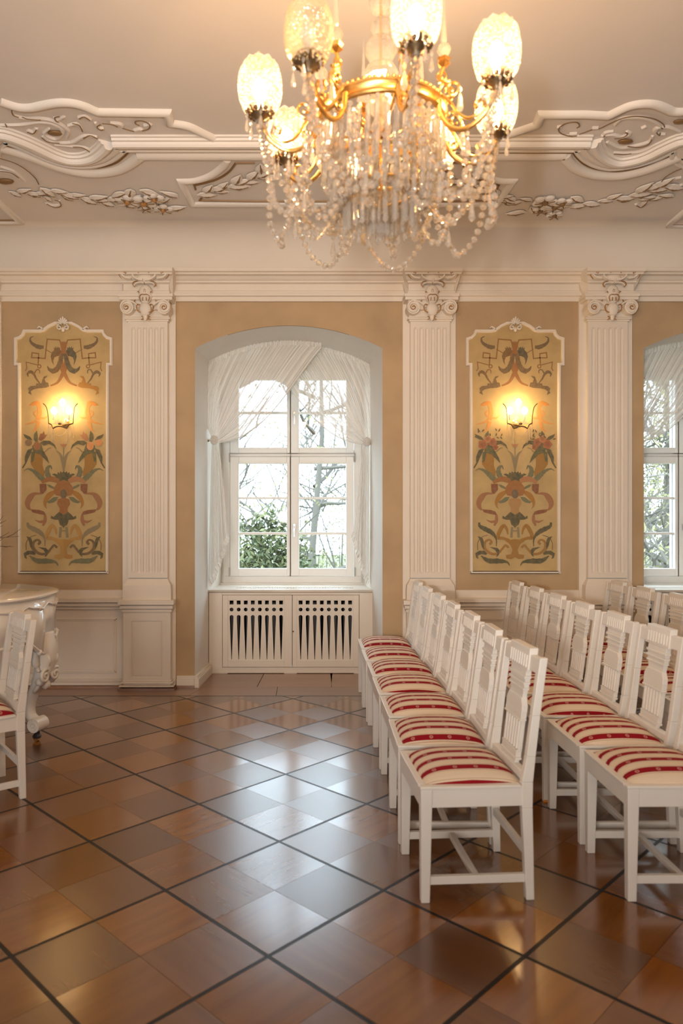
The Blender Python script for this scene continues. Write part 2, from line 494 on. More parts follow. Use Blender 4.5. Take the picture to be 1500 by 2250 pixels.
_paint = {}
def fresco(col):
    if col not in _paint:
        c = tuple(.92 * a + .08 * b for a, b in zip(lin(col), (0.42, 0.29, 0.13)))
        _paint[col] = mat('fresco_paint', tuple(x * 1.0 for x in c), 0.85, var=0.34, scale=38, tint=tuple(0.72 * a + 0.28 * b for a, b in zip(c, (0.50, 0.34, 0.15))))
    return _paint[col]
M['fresco_ground'] = mat('fresco_ground', (0.545, 0.385, 0.175), 0.85, var=0.13, scale=7, bump=0.05)
# ------------------------------------------------------------------ room shell
RX0, RX1, RY0 = -4.3, 6.2, -6.2
DX2 = 3.95           # second window, next bay
ARCH_L, ARCH_R = wx(428), wx(840)
ARCH_C, ARCH_HW = (ARCH_L + ARCH_R) / 2, (ARCH_R - ARCH_L) / 2
SPRING, CROWN = wz(765), wz(715)
RISE = CROWN - SPRING
ARAD = (ARCH_HW ** 2 + RISE ** 2) / (2 * RISE)
def arch_z(t, hw=ARCH_HW):       # t in -1..1
    return CROWN - ARAD + math.sqrt(ARAD ** 2 - (t * ARCH_HW) ** 2)
Z_CORN = wz(630)
WIN_Y = 7.55

# floor slab and parquet
fl = MB().box(RX0, RX1, RY0, 7.7, -0.12, -0.02).build('floor', M['under'])
tag(fl, kind='structure')
HD = 0.4375                        # half diagonal step of the parquet grid
X0, Y0 = -0.145, 3.351
A = HD * math.sqrt(2)              # tile side with its inlay strip
SW = 0.0145
Q = (A - SW) / 2
S2 = math.sqrt(0.5)
BORDER = 6.057
def clip_poly(poly, ymax):
    out = []
    for i in range(len(poly)):
        p, q = poly[i], poly[(i + 1) % len(poly)]
        if p[1] <= ymax: out.append(p)
        if (p[1] <= ymax) != (q[1] <= ymax):
            t = (ymax - p[1]) / (q[1] - p[1]); out.append((p[0] + t * (q[0] - p[0]), ymax))
    return out
def slab_mesh(name, poly, m, z0=-0.02, z1=0.0):
    return MB().poly(poly, lambda a, b: (a, b, z1), lambda a, b: (a, b, z0)).mesh(name, m)
g = 0.0007
blk = [(-Q / 2 + g, -Q / 2 + g), (Q / 2 - g, -Q / 2 + g), (Q / 2 - g, Q / 2 - g), (-Q / 2 + g, Q / 2 - g)]
ME_A = slab_mesh('parquet_block', blk, M['wood_a']); ME_B = slab_mesh('parquet_block', blk, M['wood_b'])
strip_l = [(-Q - SW / 2 - 0.0, -SW / 2 + g), (Q + SW / 2, -SW / 2 + g), (Q + SW / 2, SW / 2 - g), (-Q - SW / 2, SW / 2 - g)]
strip_s = [(-Q, -SW / 2 + g), (Q, -SW / 2 + g), (Q, SW / 2 - g), (-Q, SW / 2 - g)]
ME_L = slab_mesh('inlay_strip', strip_l, M['wood_dark']); ME_S = slab_mesh('inlay_strip', strip_s, M['wood_dark'])
pieces = []
def add_piece(kind, me, poly, c, rot, m):
    cs, sn = math.cos(rot), math.sin(rot)
    wp = [(c[0] + cs * x - sn * y, c[1] + sn * x + cs * y) for x, y in poly]
    if min(p[1] for p in wp) > BORDER - 0.01: return
    pieces.append((kind, me, poly, c, rot, m, wp))
rnd = random.Random(3)
for i in range(-12, 16):
    for j in range(-14, 8):
        if (i + j) % 2: continue
        n0 = (X0 + HD * i, Y0 + HD * j)            # a node of dark strips; the tile lies beyond it
        c = (n0[0], n0[1] + HD)
        if not (RX0 + .6 < c[0] < RX1 - .6 and RY0 + .6 < c[1] < BORDER + 0.5): continue
        o = (Q + 0.0) / 2
        for k, (a, b) in enumerate(((-o, -o), (o, -o), (o, o), (-o, o))):
            x = c[0] + S2 * (a - b); y = c[1] + S2 * (a + b)
            if k % 2: add_piece('b', ME_B, blk, (x, y), PI / 4 + PI / 2, M['wood_b'])
            else: add_piece('b', ME_A, blk, (x, y), PI / 4, M['wood_a'])
        h = A / 2
        add_piece('s', ME_L, strip_l, (c[0] + S2 * h, c[1] - S2 * h), PI / 4, M['wood_dark'])
        add_piece('s', ME_S, strip_s, (c[0] - S2 * h, c[1] - S2 * h), PI / 4 + PI / 2, M['wood_dark'])
def in_view(wp):
    for x, y in wp:
        if y < 1.9: continue
        u = CX + x / y * F; v = CY + EYE / y * F
        if -120 < u < 1620 and v < 2400: return True
    return False
for kind, name, cap in (('b', 'parquet_block', 300), ('s', 'inlay_strip', 290)):
    lst = [p for p in pieces if p[0] == kind]
    lst.sort(key=lambda p: (0 if in_view(p[6]) else 1, p[3][1] ** 2 + p[3][0] ** 2))
    rest = MB(); rmats = [M['wood_a'], M['wood_b'], M['wood_dark']]
    for n, (k, me, poly, c, rot, m, wp) in enumerate(lst):
        if max(p[1] for p in wp) > BORDER:
            w2 = clip_poly(wp, BORDER)
            if len(w2) < 3: continue
            cs, sn = math.cos(-rot), math.sin(-rot)
            loc = [(cs * (x - c[0]) - sn * (y - c[1]), sn * (x - c[0]) + cs * (y - c[1])) for x, y in w2]
            me2 = slab_mesh(name, loc, m)
        else: me2, w2 = me, wp
        if n < cap: put(name, me2, fl, (c[0], c[1], 0), rot)
        else:
            rest.mi = rmats.index(m)
            rest.poly(w2, lambda a, b: (a, b, 0.0), lambda a, b: (a, b, -0.02))
    if rest.f:
        o = rest.build('parquet_remainder' if kind == 'b' else 'inlay_remainder', rmats, fl); o['kind'] = 'stuff'
# dark line and border planks along the window wall
MB().box(RX0, RX1, BORDER, BORDER + 0.02, -0.02, 0.0).build('border_line', M['wood_dark'], fl)
xs = [RX0, -2.9, -1.02, -0.145 + 0.02, 1.35, 2.8, 4.4, RX1]
xs[3] = wx(607, 6.15)
for a, b in zip(xs[:-1], xs[1:]):
    o = MB().poly([(a + 0.002, BORDER + 0.021), (b - 0.002, BORDER + 0.021), (b - 0.002 + (0.08 if b == -1.02 else 0), WY), (a + 0.002 + (0.08 if a == -1.02 else 0), WY)], lambda p, q: (p, q, 0.0), lambda p, q: (p, q, -0.02)).build('border_plank', M['wood_border'], fl)
for sx in (0, DX2):
    cuts = [ARCH_L + sx - .02, wx(570, 6.7) + sx, wx(726, 6.7) + sx, ARCH_R + sx + .02]
    for k in range(3):
        s0, s1 = (0.025 if k else 0), (0.03 if k < 2 else 0)
        MB().poly([(cuts[k] + .003, WY + .001), (cuts[k + 1] - .003, WY + .001), (cuts[k + 1] - .003 + (s1 if k < 2 else 0), 7.0), (cuts[k] + .003 + (s1 if k else 0), 7.0)], lambda p, q: (p, q, 0.0), lambda p, q: (p, q, -0.02)).build('recess_plank', M['wood_border'], fl)

# window wall with arched openings
wb = MB()
def arch_wall(mb, xa, xb, c, ztop):       # one opening, wall from xa to xb
    l, r = c - ARCH_HW, c + ARCH_HW
    mb.box(xa, l, WY, WY + 0.02, 0, ztop); mb.box(r, xb, WY, WY + 0.02, 0, ztop)
    n = 40
    for i in range(n):
        t0, t1 = -1 + 2 * i / n, -1 + 2 * (i + 1) / n
        k = len(mb.v)
        p0, p1 = c + t0 * ARCH_HW, c + t1 * ARCH_HW
        for y in (WY, WY + 0.02):
            mb.v += [(p0, y, arch_z(t0)), (p1, y, arch_z(t1)), (p1, y, ztop), (p0, y, ztop)]
        mb.face((k, k + 1, k + 2, k + 3)); mb.face((k + 7, k + 6, k + 5, k + 4)); mb.face((k, k + 4, k + 5, k + 1))
XM = wx(1130)
arch_wall(wb, RX0, XM, ARCH_C, Z_CORN)
arch_wall(wb, XM, RX1, ARCH_C + DX2, Z_CORN)
wall = tag(wb.build('wall_back', M['wall']), kind='structure')
up = MB()
CR = 0.26
prof = [(WY, Z_CORN), (WY, HC - CR)]
up_pts = [(WY, Z_CORN)] + [(WY - CR + CR * math.cos(a), HC - CR + CR * math.sin(a)) for a in [PI / 2 * k / 12 for k in range(13)]]
up.grid(2, len(up_pts), lambda u, v: (RX0 if u < .5 else RX1, *up_pts[int(round(v * (len(up_pts) - 1)))]))
up.build('upper_wall', mat('upper_wall_plaster', (0.76, 0.69, 0.605), 0.8, var=0.03, scale=2, bump=0.05), wall, smooth='all', recalc=False)

# recess reveals
SPL = 0.078
for n, sx in ((0, 0.0), (1, DX2)):
    mb = MB()
    l0, r0 = ARCH_L + sx, ARCH_R + sx
    d = WIN_Y + 0.06 - WY; s = SPL * d
    mb.grid(2, 2, lambda u, v: (l0 + s * u, WY + d * u, (SPRING + .05) * v))
    mb.grid(2, 2, lambda u, v: (r0 - s * u, WY + d * u, (SPRING + .05) * v))
    mb.grid(41, 2, lambda u, v: ((l0 + r0) / 2 + (2 * u - 1) * (ARCH_HW - s * v), WY + d * v, arch_z(2 * u - 1) + 0.02 * v))
    mb.build('reveal', mat('reveal_plaster', (0.80, 0.745, 0.67), 0.7, var=0.02), wall, recalc=False)

# other walls and ceiling (behind and beside the camera)
tag(MB().box(RX0 - .1, RX0, RY0, 7.7, 0, HC).build('wall_left', M['cream']), kind='structure')
tag(MB().box(RX1, RX1 + .1, RY0, 7.7, 0, HC).build('wall_right', M['cream']), kind='structure')
tag(MB().box(RX0, RX1, RY0 - .1, RY0, 0, HC).build('wall_front', M['cream']), kind='structure')
ceil = tag(MB().box(RX0 - .1, RX1 + .1, RY0 - .1, WY - CR + 0.004, HC, HC + .1).build('ceiling', M['ceil']), kind='structure')

# cornice
DCF = 0.10
def corn_prof(fwd):
    Y = WY - fwd
    def z(v): return wz(v, Y - 0.03)
    return [(WY + .02, z(662)), (Y - 0.03, z(662)), (Y - 0.03, z(652)), (Y - 0.05, z(651)), (Y - 0.05, z(645)), (Y - 0.036, z(643.5)), (Y - 0.036, z(640)), (Y - 0.022, z(638)), (Y - 0.022, z(624)),
            (Y - 0.05, z(622)), (Y - 0.05, z(618.5)), (Y - 0.062, z(617)), (Y - 0.085, z(611)), (Y - 0.12, z(609.5)), (Y - 0.12, z(606.5)), (Y - 0.145, z(605)), (Y - 0.145, z(597.5)), (Y - .13, z(596)), (WY + .02, z(595))]
corn = tag(MB().sweep_x(corn_prof(0.0), RX0, RX1).build('trim_1', M['cream']), kind='structure')

# pilasters
def pilaster(idx, xc):
    root = tag(empty('trim_%d' % idx, (xc, WY, 0)), kind='structure')
    s = WY / F                                    # metres per pixel in the wall plane
    px = lambda d: d * s
    yb = -0.03                                    # backing strip face
    b = MB().box(px(-58), px(58), yb, 0.0, 0, wz(662)).build('backing_strip', M['cream'], root)
    # shaft: a flat face with six round-ended flutes cut in it
    yf = yb - 0.05
    hw = px(43)
    z0, z1 = wz(1268), wz(712)
    sh = MB()
    fw, pitch = px(8.6), px(12.4)
    fz0, fz1 = wz(1258), wz(724)
    xs_ = [-hw]
    for k in range(6):
        c = (k - 2.5) * pitch; xs_ += [c - fw / 2, c + fw / 2]
    xs_.append(hw)
    for k in range(0, 14, 2):                      # fillets between flutes
        sh.box(xs_[k], xs_[k + 1], yf, yb, z0, z1)
    for k in range(6):
        c = (k - 2.5) * pitch
        n = 6
        sh.box(c - fw / 2, c + fw / 2, yf, yb, z0, fz0); sh.box(c - fw / 2, c + fw / 2, yf, yb, fz1, z1)
        def hollow(u, v):
            t = 2 * u - 1
            if v < .25: z = fz0 - 0.0 + (fw / 2) * (1 - math.sqrt(max(0, 1 - t * t))) * 0 + (v / .25) * (fw / 2)
            elif v > .75: z = fz1 - fw / 2 + (v - .75) / .25 * (fw / 2)
            else: z = fz0 + fw / 2 + (v - .25) * 2 * (fz1 - fz0 - fw)
            dep = 0.016 * math.sqrt(max(0, 1 - t * t))
            if v < .01 or v > .99: dep = 0
            return (c + t * fw / 2, yf + dep, z)
        sh.grid(9, 5, hollow)
        for sgn, zz in ((-1, fz0), (1, fz1)):       # round ends
            pass
    sh.build('fluted_shaft', M['cream'], root)
    # base and pedestal
    bs = MB()
    def ring(hw_, y_, z_): return (hw_, y_, z_)
    prof = [(43, .05, 1270), (45, .055, 1274), (51, .08, 1284), (52, .085, 1295), (52, .085, 1315)]
    for (w0, d0, v0), (w1, d1, v1) in zip(prof[:-1], prof[1:]):
        k = len(bs.v)
        for w, d, v in ((w0, d0, v0), (w1, d1, v1)):
            bs.v += [(px(-w), yb, wz(v)), (px(-w), yb - d, wz(v)), (px(w), yb - d, wz(v)), (px(w), yb, wz(v))]
        for q in range(3): bs.face((k + q, k + q + 1, k + 5 + q, k + 4 + q))
    bs.build('shaft_base', M['cream'], root, recalc=True)
    cp = MB()
    for w, d, v0, v1 in ((60, .135, 1315, 1324.5), (57, .115, 1326, 1333.5), (54, .098, 1335, 1341), (51.5, .080, 1320, 1338)):
        cp.box(px(-w), px(w), yb - d, yb, wz(v1), wz(v0))
    cp.build('pedestal_cap', M['cream'], root, bevel=0.003)
    die = MB().box(px(-51), px(51), yb - .075, yb, 0.02, wz(1341))
    # raised frame around a sunken panel
    for x0, x1, za, zb in ((-51, -33, wz(1494), wz(1341)), (33, 51, wz(1494), wz(1341)), (-33, 33, wz(1494), wz(1482)), (-33, 33, wz(1360), wz(1341))):
        die.box(px(x0), px(x1), yb - .085, yb - .075, za, zb)
    die.build('pedestal_die', M['cream'], root)
    MB().box(px(-30.5), px(30.5), yb - .081, yb - .075, wz(1479), wz(1363)).build('pedestal_panel', M['cream'], root, bevel=0.004)
    pb = MB()
    for w, d, v0, v1 in ((53, .09, 1491, 1495), (56, .10, 1495, 1499), (59, .115, 1499, 1508)):
        pb.box(px(-w), px(w), yb - d, yb, max(0.022, wz(v1, WY - .11)), wz(v0))
    pb.build('pedestal_foot', M['cream'], root, bevel=0.003)
    MB().box(px(-61), px(61), yb - .128, yb, 0.0, 0.022).build('wood_strip', M['wood_border'], root)
    # cornice breaking forward over the pilaster
    e = MB()
    base = corn_prof(0.12)
    k = len(e.v)
    half = [px(q) for q in (50, 50, 50, 52, 52, 51, 51, 49, 49, 52, 52, 54, 57, 60, 60, 62, 62, 62, 62)]
    n = len(base)
    e.v += [(-half[i], base[i][0] - WY, base[i][1]) for i in range(n)] + [(half[i], base[i][0] - WY, base[i][1]) for i in range(n)]
    for i in range(n):
        j = (i + 1) % n; e.face((i, j, n + j, n + i))
    e.face(range(n)); e.face(reversed(range(n, 2 * n)))
    e.build('entablature_block', M['cream'], root)
    # capital
    cap = MB()
    for w, d, v0, v1 in ((59, .15, 658, 664), (57, .14, 664, 671), (50, .115, 671, 690), (47, .08, 690, 704), (49, .075, 704, 708), (46, .062, 708, 712)):
        cap.box(px(-w), px(w), yb - d, yb, wz(v1), wz(v0))
    cap.build('capital_block', M['cream'], root, bevel=0.003)
    kx = s * 180 / 1500.0                          # metres per pixel of the close-up
    yc = yb - 0.13
    def wm(dy):
        return lambda a, b, h: (a * kx, yc - dy - h, wz(580 + b * 0.12))
    for sg in (-1, 1):
        vol = MB()
        vol.tube([(sg * 330 * kx, yb - .02, wz(688)), (sg * 330 * kx, yc - .02, wz(688))], 118 * kx, 20)
        vol.stroke([(sg * x, y) for x, y in spiral(330, 895, 112, 30, -PI / 2, 1.6, 36)], [44 - i * .7 for i in range(37)], wm(0.02), 0.014)
        vol.build('volute', M['cream'], root)
        vs = MB().stroke([(sg * x, y) for x, y in catmull([(330, 780), (230, 800), (160, 850), (110, 900)], 4)], [50, 50, 48, 46, 44, 42, 40, 38, 36, 34, 32, 30, 28], wm(0.01), 0.016)
        vs.build('volute_stem', M['cream'], root)
        gl = MB()
        gl.stroke([(sg * x, y) for x, y in spiral(333, 900, 58, 10, -1.2, 1.2, 26)], [10 + i * .7 for i in range(27)], wm(0.03), 0.008)
        gl.stroke([(sg * x, y) for x, y in catmull([(180, 760), (195, 790), (250, 785), (310, 768)], 4)], [8, 10, 13, 16, 18, 20, 18, 16, 13, 10, 8, 6, 4], wm(0.012), 0.012)
        gl.stroke([(sg * x, y) for x, y in catmull([(85, 865), (125, 855), (150, 900), (130, 970), (75, 1000)], 4)], 17, wm(0.03), 0.012)
        gl.stroke([(sg * x, y) for x, y in catmull([(75, 1050), (48, 1060), (52, 1100), (80, 1108)], 4)], 15, wm(0.0), 0.012)
        gl.stroke([(sg * x, y) for x, y in spiral(335, 312, 34, 6, 2.0, 1.1, 18)], 13, wm(0.078), 0.012)
        gl.stroke([(sg * x, y) for x, y in spiral(108, 305, 30, 6, 2.0, 1.0, 16)], 11, wm(0.078), 0.012)
        gl.stroke([(sg * x, y) for x, y in catmull([(420, 290), (448, 325), (430, 375), (390, 430)], 4)], [6, 8, 10, 12, 14, 16, 16, 14, 12, 10, 8, 6, 5], wm(0.066), 0.012)
        gl.stroke([(sg * x, y) for x, y in catmull([(20, 310), (50, 295), (75, 282)], 4)], 8, wm(0.078), 0.01)
        gl.stroke([(sg * x, y) for x, y in catmull([(120, 455), (185, 475), (205, 520), (170, 565)], 4)], 12, wm(0.052), 0.012)
        gl.stroke([(sg * x, y) for x, y in catmull([(0, 690), (55, 690), (88, 735), (70, 810)], 4)], 12, wm(0.045), 0.012)
        gl.stroke([(sg * x, y) for x, y in [(100, 660), (112, 625), (128, 640)]], 9, wm(0.035), 0.01)
        gl.stroke([(sg * x, y) for x, y in catmull([(0, 590), (12, 600), (14, 645)], 3)], 8, wm(0.035), 0.01)
        gl.stroke([(sg * 28, 740), (sg * 34, 800)], 12, wm(0.045), 0.012)
        gl.build('gilt_scroll', M['giltcap'], root)
        lf = MB()
        lf.stroke([(sg * x, y) for x, y in catmull([(20, 440), (110, 430), (190, 380), (200, 310)], 4)], [60, 60, 58, 55, 52, 48, 45, 42, 40, 36, 32, 28, 24], wm(0.045), 0.03)
        lf.stroke([(sg * x, y) for x, y in catmull([(230, 420), (330, 400), (400, 340), (410, 300)], 4)], [30, 34, 36, 40, 44, 46, 46, 44, 42, 40, 36, 30, 24], wm(0.045), 0.03)
        lf.stroke([(sg * x, y) for x, y in catmull([(10, 480), (90, 475), (160, 500), (180, 540)], 4)], [40, 38, 36, 36, 34, 34, 32, 30, 28, 26, 22, 18, 14], wm(0.028), 0.026)
        lf.build('acanthus_leaf', M['cream'], root, smooth=True)
    mk = MB()
    mk.ball((0, yc - .012, wz(660)), 130 * kx, 12, 8, (1, .5, 1.35)); mk.ball((0, yc - .02, wz(692)), 110 * kx, 12, 8, (1, .5, 1.1))
    mk.ball((0, yc - .03, wz(669)), 60 * kx, 10, 6, (1, .6, 1))
    mk.ball((0, yc - .015, wz(707)), 60 * kx, 8, 6, (.7, .4, 1.3)); mk.ball((0, yc - .04, wz(628)), 110 * kx, 10, 6, (1.3, .4, .7))
    mk.build('mask_boss', M['cream'], root, smooth='all')
    return root
PIL = [wx(329), wx(941.5), wx(1327), wx(-53)]
for i, x in enumerate(PIL): pilaster(2 + i, x)

# dado panelling in the two mural bays, baseboards in the window bays
def dado(idx, xa, xb, panels):
    root = tag(empty('trim_%d' % idx, ((xa + xb) / 2, WY, 0)), kind='structure')
    w = (xb - xa) / 2
    MB().box(-w, w, -0.022, 0, 0.02, wz(1296)).build('dado_board', M['cream'], root)
    r = MB()
    for d, v0, v1 in ((.075, 1313, 1322), (.055, 1323.5, 1331), (.040, 1332.5, 1338), (.028, 1318, 1334)): r.box(-w, w, -d, 0, wz(v1), wz(v0))
    r.build('chair_rail', M['cream'], root, bevel=0.003)
    b = MB()
    for d, v0, v1 in ((.03, 1489, 1493), (.036, 1493, 1497), (.042, 1497, 1506)): b.box(-w, w, -d, 0, max(.02, wz(v1, WY - .04)), wz(v0))
    b.build('skirting', M['cream'], root, bevel=0.002)
    MB().box(-w, w, -.06, 0, 0, .02).build('wood_strip', M['wood_border'], root)
    for p0, p1 in panels:
        p0 -= (xa + xb) / 2; p1 -= (xa + xb) / 2
        f = MB(); z0, z1 = wz(1477), wz(1358)
        for t, d in ((0.0, .030), (0.012, .026)):
            for a, c, e, g_ in ((p0 + t, p0 + t + .012, z0 + t, z1 - t), (p1 - t - .012, p1 - t, z0 + t, z1 - t), (p0 + t, p1 - t, z0 + t, z0 + t + .012), (p0 + t, p1 - t, z1 - t - .012, z1 - t)):
                f.box(a, c, -d, -.02, e, g_)
        f.build('panel_moulding', M['cream'], root, bevel=0.003)
        MB().box(p0 + .03, p1 - .03, -.0255, -.02, z0 + .03, z1 - .03).build('panel', M['cream'], root)
    return root
dado(6, PIL[3] + .2, PIL[0] - .2, [(wx(20), wx(258))])
dado(7, PIL[1] + .2, PIL[2] - .2, [(wx(1020), wx(1235))])
def base_strip(name, segs):
    root = tag(empty(name, (0, WY, 0)), kind='structure')
    for xa, xb in segs:
        b = MB()
        for d, z0, z1 in ((.04, .02, .075), (.033, .075, .088), (.026, .088, .102)): b.box(xa, xb, -d, 0, z0, z1)
        b.build('skirting', M['cream'], root, bevel=0.002)
        MB().box(xa, xb, -.058, 0, 0, .02).build('wood_strip', M['wood_border'], root)
    for sx in (0, DX2):
        for side, xe in ((1, ARCH_L + sx), (-1, ARCH_R + sx)):
            b = MB()
            for d, z0, z1 in ((.04, 0, .075), (.033, .075, .088), (.026, .088, .102)):
                L_ = 0.56
                pts = [(xe, -d * 0.9), (xe + side * d, -d * .9), (xe + side * (d + SPL * L_), L_), (xe + side * SPL * L_, L_)]
                b.poly(pts, lambda p, q: (p, q, z1), lambda p, q: (p, q, z0))
            b.build('reveal_skirting', M['cream'], root, bevel=0.002)
    return root
base_strip('baseboard_back', [(PIL[0] + .24, ARCH_L), (ARCH_R, PIL[1] - .24), (PIL[2] + .24, ARCH_L + DX2), (ARCH_R + DX2, RX1)])
# ------------------------------------------------------------------ windows
KW = WIN_Y / F                 # metres per pixel in the window plane
UC = 638                       # centre line of the first window
def make_window(name, xc):
    root = tag(empty(name, (xc, WIN_Y, 0)), kind='structure')
    X = lambda u: (u - UC) * KW
    Z = lambda v: wz(v, WIN_Y)
    fr = MB()
    for a, b, v0, v1 in ((490, 505, 815, 1266), (778, 794, 815, 1266), (490, 794, 1266, 1282), (490, 794, 800, 815)):
        fr.box(X(a), X(b), 0.0, .09, Z(v1), Z(v0))
    fr.box(X(505), X(778), .0, .09, Z(1003), Z(997))
    fr.box(X(630), X(657), .02, .09, Z(1270), Z(812)); fr.box(X(495), X(790), .02, .09, Z(1014), Z(989)); fr.box(X(478), X(806), .015, .09, Z(1300), Z(1272))
    # board closing the arch above the sashes
    n = 24
    for i in range(n):
        t0, t1 = -1 + 2 * i / n, -1 + 2 * (i + 1) / n
        k = len(fr.v); w = X(799)
        for y in (.02, .08):
            fr.v += [(t0 * w, y, Z(806)), (t1 * w, y, Z(806)), (t1 * w, y, arch_z(t1) + .03), (t0 * w, y, arch_z(t0) + .03)]
        fr.face((k, k + 1, k + 2, k + 3)); fr.face((k + 7, k + 6, k + 5, k + 4)); fr.face((k + 3, k + 2, k + 6, k + 7))
    fr.box(X(478), X(491), .02, .08, 0.7, Z(780)); fr.box(X(793), X(806), .02, .08, 0.7, Z(780))
    fr.build('window_frame', M['frame_white'], root, bevel=0.003)
    MB().box(X(484), X(800), -.06, .05, Z(1286), Z(1280)).build('window_sill', M['frame_white'], root, bevel=0.003)
    sashes = ((506, 637, 816, 996, [(835, 905), (910, 984)], 525, 630), (639, 777, 816, 996, [(835, 905), (910, 984)], 657, 760),
              (506, 637, 1004, 1265, [(1019, 1092), (1097, 1169.5), (1175, 1249)], 525, 630), (639, 777, 1004, 1265, [(1019, 1092), (1097, 1169.5), (1175, 1249)], 657, 760))
    for si, (u0, u1, v0, v1, rows, p0, p1) in enumerate(sashes):
        s = MB()
        s.box(X(u0), X(p0), -.03, .04, Z(v1), Z(v0)); s.box(X(p1), X(u1), -.03, .04, Z(v1), Z(v0))
        s.box(X(p0), X(p1), -.03, .04, Z(rows[0][0]), Z(v0)); s.box(X(p0), X(p1), -.03, .04, Z(v1), Z(rows[-1][1]))
        so = s.build('sash', M['frame_white'], root, bevel=0.004)
        bd = MB()                                            # glazing bead
        for a, b, c, d in ((p0 - 3, p0, rows[-1][1] + 3, rows[0][0] - 3), (p1, p1 + 3, rows[-1][1] + 3, rows[0][0] - 3), (p0, p1, rows[-1][1] + 3, rows[-1][1]), (p0, p1, rows[0][0], rows[0][0] - 3)):
            bd.box(X(a), X(b), -.035, -.028, Z(c), Z(d))
        bd.build('glazing_bead', M['frame_white'], so, bevel=0.002)
        for (a0, a1), (b0, b1) in zip(rows[:-1], rows[1:]):
            MB().box(X(p0), X(p1), -.02, .03, Z(b0), Z(a1)).build('muntin', M['frame_white'], so, bevel=0.003)
        for a0, a1 in rows:
            MB().box(X(p0), X(p1), .005, .012, Z(a1), Z(a0)).build('pane', M['pane'], so)
    for v0, v1 in ((906, 934), (1151, 1179)):
        h = MB(); xx = X(646.5)
        h.box(xx - .012, xx + .012, -.04, -.03, Z(v0 + 14), Z(v0)); h.tube([(xx, -.04, Z(v0 + 6)), (xx, -.065, Z(v0 + 6)), (xx, -.07, Z(v0 + 10)), (xx, -.07, Z(v1))], .008, 6)
        h.build('window_handle', M['steel'], root, bevel=.002)
    for u in (505, 779):
        for v in (1006, 1256):
            MB().tube([(X(u), -.035, Z(v + 10)), (X(u), -.035, Z(v - 10))], .007, 6).build('hinge', M['steel'], root)
    MB().box(X(637.4), X(638.6), -.028, -.02, Z(1266), Z(860)).build('sash_joint', M['seam'], root)
    return root
WXC = wx(UC, WIN_Y)
W2 = 4.02
make_window('window_1', WXC)
make_window('window_2', WXC + W2)

# ------------------------------------------------------------------ radiator covers under the windows
RY = 6.935
def curve_panel(name, outer, holes, y0, y1, m, parent):   # board in the XZ plane with real cut-outs
    cu = bpy.data.curves.new(name, 'CURVE'); cu.dimensions = '2D'; cu.fill_mode = 'BOTH'; cu.extrude = (y1 - y0) / 2
    for ring in [outer] + holes:
        sp = cu.splines.new('POLY'); sp.points.add(len(ring) - 1); sp.use_cyclic_u = True
        for p, q in zip(sp.points, ring): p.co = (q[0], q[1], 0, 1)
    tmp = bpy.data.objects.new('tmp', cu)
    me = bpy.data.meshes.new_from_object(tmp)
    bpy.data.objects.remove(tmp); bpy.data.curves.remove(cu)
    me.transform(Matrix.Translation((0, (y0 + y1) / 2, 0)) @ Matrix.Rotation(PI / 2, 4, 'X'))
    me.materials.clear(); me.materials.append(m)
    o = bpy.data.objects.new(name, me); COL.objects.link(o); o.parent = parent
    return o
